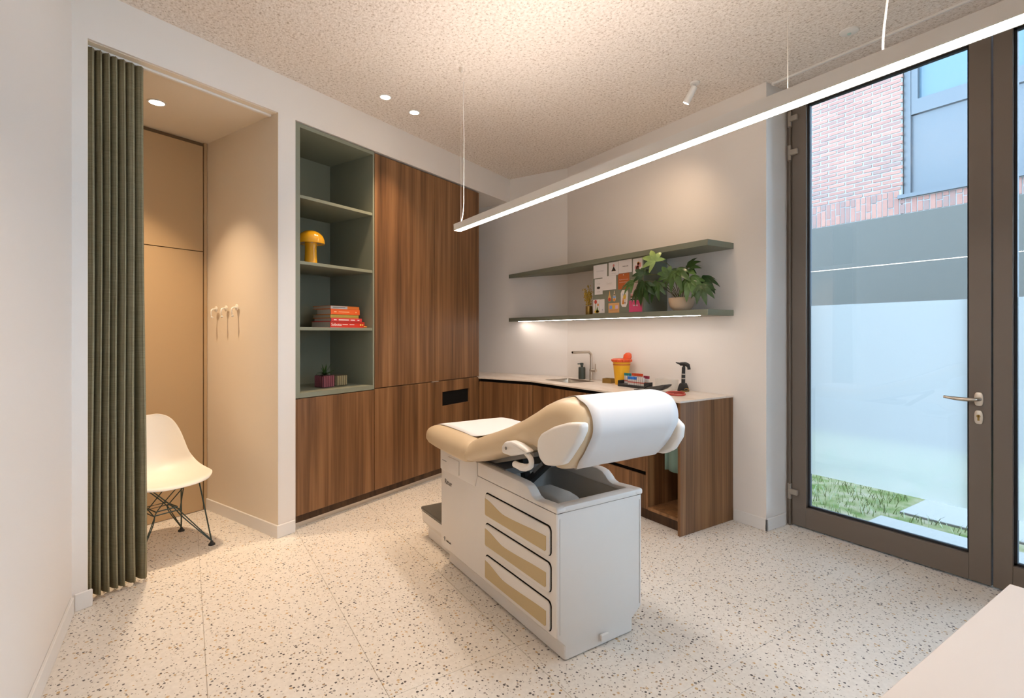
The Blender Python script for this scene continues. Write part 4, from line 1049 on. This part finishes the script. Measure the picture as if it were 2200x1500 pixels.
# drawers
for (z0, z1) in ((.434, .556), (.283, .405), (.121, .246)):
    x0, x1 = -2.208 - EX, -1.670 - EX; h = z1 - z0; r = .022
    def rp(x0, x1, z0, z1, r, n=5):
        pts = []
        for cx, cz, s in ((x1 - r, z1 - r, 0), (x0 + r, z1 - r, PI / 2), (x0 + r, z0 + r, PI), (x1 - r, z0 + r, 1.5 * PI)):
            for k in range(n + 1):
                t = s + PI / 2 * k / n; pts.append((cx + r * math.cos(t), cz + r * math.sin(t)))
        return pts
    q = NB(); prism(q, rp(x0, x1, z0, z1, r), Y0 - EY - .008, Y0 - EY + .004, 'y', .003); dr = obj('drawer', q, 'cabinet_white', et)
    q = NB(); prism(q, rp(x0 - .001, x1 + .0065, z0 + .001, z1 + .0065, r), Y0 - EY - .0015, Y0 - EY + .001, 'y'); obj('drawer_gap_shade', q, 'dark', dr, smooth=False)  # dark plate drawn as the shadow gap above and beside the drawer
    xa, xb = x0 + .006, x1 - .022; zl = z0 + .016
    def tz(u):   # upper edge of the tan inset: scooped finger pull
        a_ = min(1.0, u / .36); a_ = a_ * a_ * (3 - 2 * a_)
        b_ = max(0.0, (u - .36) / .64); b_ = b_ * b_ * (3 - 2 * b_)
        return z1 - h * (.19 + .26 * a_ - .11 * b_)
    pts = [(xa + .006, zl), (xb - .008, zl), (xb, zl + .008)] + [(xb - (xb - xa) * k / 22, tz(1 - k / 22)) for k in range(23)] + [(xa, zl + .006)]
    q = NB(); prism(q, pts, Y0 - EY - .0092, Y0 - EY - .0075, 'y'); obj('tan_inset', q, 'drawer_tan', dr, smooth=False)
q = NB(); box(q, X1 - EX, X1 - EX + .012, 1.50 - EY, 1.545 - EY, .030, .060, .003, 1); obj('end_clip', q, 'cabinet_white', et)
q = NB()
for y in (Y0 + .016, Y1 - .017): box(q, X1 - EX, X1 - EX + .0016, y - EY - .0007, y - EY + .0007, .125, .60)
obj('end_seam', q, 'basin', et, smooth=False)
# step at the foot end
q = NB()
loft(q, [rrect(-3.14, -2.70, 1.356, 1.672, .012, .006), rrect(-3.14, -2.70, 1.356, 1.672, .012, .07), rrect(-3.185, -2.70, 1.332, 1.696, .016, .112), rrect(-3.190, -2.70, 1.328, 1.700, .018, .172)])
st = obj('step', q, 'cabinet_white', et, ang=25)
q = NB(); box(q, -3.192 - EX, -2.742 - EX, 1.326 - EY, 1.702 - EY, .173, .196, .010, 3); obj('step_pad', q, 'pad', st)
# seat cushion
def ring(x, y0, y1, z0, z1, rt, rv, rb, n=6):
    pts = []
    for cy, cz, s, ry, rz in ((y1 - rt, z1 - rv, 0, rt, rv), (y0 + rt, z1 - rv, PI / 2, rt, rv), (y0 + rb, z0 + rb, PI, rb, rb), (y1 - rb, z0 + rb, 1.5 * PI, rb, rb)):
        for k in range(n + 1):
            t = s + PI / 2 * k / n; pts.append(Vector((x - EX, cy - EY + ry * math.cos(t), cz + rz * math.sin(t))))
    return pts
q = NB()
RS = [(-2.922, 1.305, 1.690, .738, .762, .010, .010, .008), (-2.916, 1.270, 1.730, .728, .772, .03, .018, .012), (-2.895, 1.242, 1.760, .718, .784, .05, .035, .016), (-2.86, 1.224, 1.778, .710, .796, .07, .05, .018),
      (-2.80, 1.210, 1.788, .704, .806, .085, .062, .02), (-2.70, 1.202, 1.792, .701, .811, .09, .068, .02), (-2.50, 1.194, 1.793, .698, .810, .085, .068, .02), (-2.34, 1.189, 1.790, .698, .806, .07, .06, .02), (-2.30, 1.192, 1.786, .700, .802, .06, .05, .02), (-2.27, 1.205, 1.77, .705, .79, .05, .04, .02)]
loft(q, [ring(*r) for r in RS]); obj('seat_cushion', q, 'vinyl', et, ang=70)
# back cushion: side profile lofted across the table with rounded edges
PR = [(-2.345, .772, 1), (-2.31, .806, 1), (-2.21, .846, 1), (-2.106, .880, 1), (-1.94, .940, 1), (-1.82, .990, 1), (-1.73, 1.034, 1), (-1.663, 1.070, 1), (-1.60, 1.096, 1), (-1.535, 1.110, 1), (-1.468, 1.108, 1), (-1.418, 1.090, 1), (-1.391, 1.052, 1),
      (-1.386, 1.0, .8), (-1.408, .955, .6), (-1.44, .905, .5), (-1.48, .862, .4), (-1.508, .838, .3), (-1.54, .830, .3), (-1.58, .845, .3), (-1.63, .872, .3), (-1.693, .886, .3), (-1.764, .862, .3), (-1.892, .822, .3), (-2.03, .773, .3), (-2.183, .722, .3), (-2.275, .701, .3), (-2.335, .722, .4)]
def inset_prof(d):
    n = len(PR); out = []
    for i, (x, z, wgt) in enumerate(PR):
        a = PR[i - 1]; c = PR[(i + 1) % n]; t = Vector((c[0] - a[0], c[1] - a[1])); nn = Vector((t.y, -t.x)).normalized()
        out.append((x + nn.x * d * wgt, z + nn.y * d * wgt))
    return out
q = NB(); BY0, BY1 = 1.192, 1.752; rings = []
sec = [(0, .070), (.004, .054), (.012, .038), (.027, .020), (.048, .007), (.08, 0)]
for d, ins in sec: rings.append([Vector((x - EX, BY0 + d - EY, z)) for x, z in inset_prof(ins)])
for d, ins in reversed(sec): rings.append([Vector((x - EX, BY1 - d - EY, z)) for x, z in inset_prof(ins)])
loft(q, rings); obj('back_cushion', q, 'vinyl', et, ang=60)
SHP = [(-1.642, .900), (-1.636, .938), (-1.611, .966), (-1.536, 1.003), (-1.45, 1.031), (-1.372, 1.042), (-1.372, 1.010), (-1.402, .962), (-1.458, .895), (-1.484, .868), (-1.536, .851), (-1.589, .843), (-1.625, .862)]
q = NB(); prism(q, [(x - EX, z) for x, z in SHP], 1.172 - EY, 1.215 - EY, 'y', .012); obj('back_shell', q, 'white', et, ang=50)
SHP2 = [(-1.642, .900), (-1.611, .966), (-1.50, 1.010), (-1.44, 1.004), (-1.395, .972), (-1.402, .92), (-1.44, .862), (-1.49, .835), (-1.589, .830), (-1.625, .852)]
q = NB(); prism(q, [(x - EX, z) for x, z in SHP2], 1.735 - EY, 1.775 - EY, 'y', .012); obj('back_shell', q, 'white', et, ang=50)
# hinge side: lever, strut, under-frame
q = NB()
cap_ = [(-1.868, .838), (-1.80, .838), (-1.735, .858), (-1.69, .872), (-1.672, .882), (-1.70, .892), (-1.75, .902), (-1.80, .904), (-1.846, .893), (-1.874, .868)]
prism(q, [(x - EX, z) for x, z in cap_], 1.150 - EY, 1.192 - EY, 'y', .010); lv = obj('stirrup_mount', q, 'white', et, ang=50)
q = NB(); tube(q, [(x - EX, y - EY, z) for x, y, z in cr([(-1.715, 1.172, .870), (-1.672, 1.168, .852), (-1.668, 1.165, .828), (-1.70, 1.165, .812), (-1.745, 1.168, .805), (-1.80, 1.170, .806)], 5)], [.011] * 10 + [.013] * 6 + [.016] * 5 + [.014] * 4 + [.009], 10); obj('lever', q, 'white', lv)
q = NB(); lathe(q, [(.007, 0), (.007, .002)], 12); obj('screw', q, 'grey_metal', lv, loc=(-1.83 - EX, 1.149 - EY, .868), rot=(PI / 2, 0, 0))
q = NB()
def bar(bm, p0, p1, w_, h_): 
    p0 = Vector(p0); p1 = Vector(p1); d = (p1 - p0).normalized(); s = d.cross(Vector((0, 1, 0))).normalized(); u = Vector((0, 1, 0))
    loft(bm, [[p + s * a * w_ + u * c * h_ for a, c in ((-1, -1), (1, -1), (1, 1), (-1, 1))] for p in (p0, p1)])
bar(q, (-2.10 - EX, 1.45 - EY, .560), (-2.145 - EX, 1.45 - EY, .715), .020, .016); bar(q, (-2.105 - EX, 1.45 - EY, .605), (-1.83 - EX, 1.45 - EY, .822), .014, .020)
sg_ = obj('gas_strut', q, 'rubber', et, smooth=False)
q = NB(); bar(q, (-2.02 - EX, 1.428 - EY, .682), (-1.95 - EX, 1.428 - EY, .737), .008, .003); obj('strut_label', q, 'grey_metal', sg_, smooth=False)
q = NB(); box(q, -2.60 - EX, -2.08 - EX, 1.30 - EY, 1.69 - EY, .668, .6985); bar(q, (-2.26 - EX, 1.33 - EY, .692), (-1.86 - EX, 1.33 - EY, .812), .010, .012); bar(q, (-2.26 - EX, 1.66 - EY, .692), (-1.86 - EX, 1.66 - EY, .812), .010, .012)
obj('under_frame', q, 'grey_metal', et, smooth=False)
# paper sheet from the roll, over the head end, down the back and across the seat
ep = thing('exam_paper', 'white paper sheet draped over the examination table back and seat', 'paper', (EX, EY, .81))
OP = []
n = len(PR)
for i in range(2, 19):
    a = PR[i - 1]; c = PR[(i + 1) % n]; t = Vector((c[0] - a[0], c[1] - a[1])); nn = Vector((-t.y, t.x)).normalized()
    OP.append((PR[i][0] + nn.x * .0035, PR[i][1] + nn.y * .0035))
path = [(-2.832, .8062), (-2.79, .8108), (-2.70, .8150), (-2.50, .8142), (-2.37, .8120)] + OP
pth = cr([(x, 0, z) for x, z in path], 4)
q = NB(); lines = []
for k, p in enumerate(pth):
    onb = max(0, min(1, (p.x + 2.36) / .12)); curl = 0
    hd_ = max(0, min(1, (p.x + 1.56) / .10)); ya = 1.288 * (1 - onb) + (1.296 * (1 - hd_) + 1.240 * hd_) * onb; yb2 = 1.735 * (1 - onb) + 1.706 * onb
    lines.append([(p.x - EX, ya + (yb2 - ya) * j / 10 - EY, p.z - .81 + .0006 * math.sin(j * 1.3 + k * .2) - (1 - onb) * (.0015 if j in (0, 10) else 0)) for j in range(11)])
loft(q, lines, False, False); pq = obj('sheet', q, 'paper', ep, ang=80)
md = pq.modifiers.new('thickness', 'SOLIDIFY'); md.thickness = .001; md.offset = 0

# ------------------------------------------------------------------ desk at the right
dk = thing('desk', 'pale desk with a plain top in the right foreground', 'desk', (.03, .95, 0))
obj('desk_top', bx(-.415, .43, -.80, .762, .715, .740, .0015, 1), 'desk', dk, smooth=False)
for y in (-.74, .70):
    obj('side_panel', bx(-.36, .38, y - .012, y + .012, 0, .715, .001, 1), 'desk', dk, smooth=False)
obj('back_panel', bx(.30, .32, -.728, .688, .30, .715), 'desk', dk, smooth=False)

# ------------------------------------------------------------------ lamps
pl = thing('linear_pendant', 'long white linear pendant lamp hanging over the examination table', 'lamp', (-1.5, 1.503, 2.031))
PX0, PX1 = -3.00, -.27
b = NB()
for y0, y1 in ((-.0275, -.0235), (.0235, .0275)): box(b, PX0 + 1.5, PX1 + 1.5, y0, y1, 0, .043)
box(b, PX0 + 1.5, PX1 + 1.5, -.0235, .0235, .012, .034)
box(b, PX0 + 1.5, PX0 + 1.504, -.0275, .0275, 0, .043); box(b, PX1 + 1.496, PX1 + 1.5, -.0275, .0275, 0, .043)
obj('housing', b, 'white_metal', pl, smooth=False)
obj('diffuser', bx(PX0 + 1.504, PX1 + 1.496, -.0235, .0235, .0005, .012), 'lamp_down', pl, smooth=False)
obj('upper_diffuser', bx(PX0 + 1.504, PX1 + 1.496, -.0235, .0235, .034, .0425), 'lamp_up', pl, smooth=False)
for x in (-2.945, -.82):
    q = NB(); tube(q, [(x + 1.5, 0, .043), (x + 1.5, 0, CZ - 2.031)], .0011, 6); wq = obj('suspension_wire', q, 'steel_pale', pl)
    q = NB(); lathe(q, [(.007, CZ - 2.031 - .03), (.012, CZ - 2.031 - .022), (.012, CZ - 2.031)], 12, (x + 1.5, 0, 0)); obj('ceiling_cup', q, 'steel_pale', wq)
for pts in ([(-2.955, 0, .042), (-2.945, .01, .08), (-2.93, .012, .16), (-2.935, .015, .26), (-2.98, .04, .6), (-3.05, .07, .9), (-3.10, .10, CZ - 2.031)],
            [(-.575, 0, .042), (-.574, .0, .10), (-.56, .003, .25), (-.545, .01, .5), (-.53, .02, CZ - 2.031)]):
    q = NB(); tube(q, [(p[0] + 1.5, p[1], p[2]) for p in cr(pts, 6)], .0026, 8); obj('power_cord', q, 'white', pl)

def spot_lamp(parent, loc, watts, size, blend, col, rad=.03, rot=None):
    ld = bpy.data.lights.new('light_source', 'SPOT'); ld.energy = watts; ld.spot_size = math.radians(size); ld.spot_blend = blend
    ld.color = col; ld.shadow_soft_size = rad
    o = bpy.data.objects.new('light_source', ld); COL.objects.link(o); o.parent = parent; o.location = loc
    if rot: o.rotation_euler = rot
    return o
def disk_lamp(parent, loc, watts, spread, col, rad):
    ld = bpy.data.lights.new('light_source', 'AREA'); ld.shape = 'DISK'; ld.size = rad * 2; ld.energy = watts; ld.color = col; ld.spread = math.radians(spread)
    o = bpy.data.objects.new('light_source', ld); COL.objects.link(o); o.parent = parent; o.location = loc; return o
def downlight(x, y, z, label, watts, r, col, size=80):
    t = thing('recessed_downlight', label, 'lamp', (x, y, z))
    q = NB(); lathe(q, [(r + .010, -.001), (r + .010, -.004), (r, -.005), (r, 0.0)], 28); obj('rim', q, 'white_metal', t)
    q = NB(); lathe(q, [(r - .001, -.0035), (r - .001, -.001)], 28); obj('lens', q, 'lamp_disc', t)
    disk_lamp(t, (0, 0, -.008), watts, size, col, r)
downlight(-3.606, 1.224, CZ, 'round recessed downlight in the rough ceiling above the green shelves', DOWN_W, .036, WARM)
downlight(-3.735, 1.50, CZ, 'round recessed downlight in the rough ceiling nearer the walnut cabinets', DOWN_W, .036, WARM)
downlight(-1.30, .25, CZ, 'added unseen round downlight in the rough ceiling near the blank front wall', DOWN_W, .036, WARM, 90)  # added out of view for warm light on the floor and near-left wall
p = AW(1.445, -3.644, 2.8235)
downlight(p.x, p.y, p.z, 'round downlight in the smooth ceiling of the curtained alcove', ALC_W, .042, (1.0, .76, .52), 78)
t = thing('ceiling_spot', 'small white cylindrical spotlight tilted down from the rough ceiling', 'lamp', (-2.245, 2.945, CZ))
q = NB(); lathe(q, [(.030, -.012), (.032, -.009), (.032, 0)], 24); obj('mounting_plate', q, 'white_metal', t)
q = NB(); tube(q, [(0, 0, -.012), (0, 0, -.030)], .006, 8); obj('joint', q, 'white_metal', t)
d = Vector((-.62, -.16, -1.0)).normalized(); a0 = Vector((0, 0, -.024)); a1 = a0 + d * .118
q = NB(); tube(q, [a0, a0 + d * .004, a1 - d * .004, a1], [.016, .0215, .0235, .0225], 20); obj('barrel', q, 'white_metal', t)
q = NB(); tube(q, [a1 - d * .002, a1 + d * .0025], .0205, 20); obj('lens', q, 'lamp_disc', t)
sl = spot_lamp(t, a1 + d * .01, SPOT_W, 130, 1.0, WARM, .02); sl.rotation_euler = d.to_track_quat('-Z', 'Y').to_euler()
t = thing('motion_sensor', 'flat round pale sensor on the ceiling near the glass door', 'sensor', (-1.387, 3.186, CZ))
q = NB(); lathe(q, [(.010, -.014), (.030, -.010), (.046, -.006), (.050, 0)], 28); obj('housing', q, 'white', t)
q = NB(); lathe(q, [(.004, -.021), (.009, -.018), (.011, -.012)], 14); obj('lens', q, flat('sensor_lens', (.45, .60, .55), .3), t)
t = thing('curtain_rail', 'thin white rail fixed to the ceiling along the glass door', 'rail', (-1.95, 3.40, CZ))
obj('track', bx(0, 2.1, -.008, .008, -.014, 0, .002, 1), 'white_metal', t, smooth=False)
obj('end_stop', bx(-.012, .004, -.011, .011, -.020, 0, .003, 1), 'white_metal', t, smooth=False)
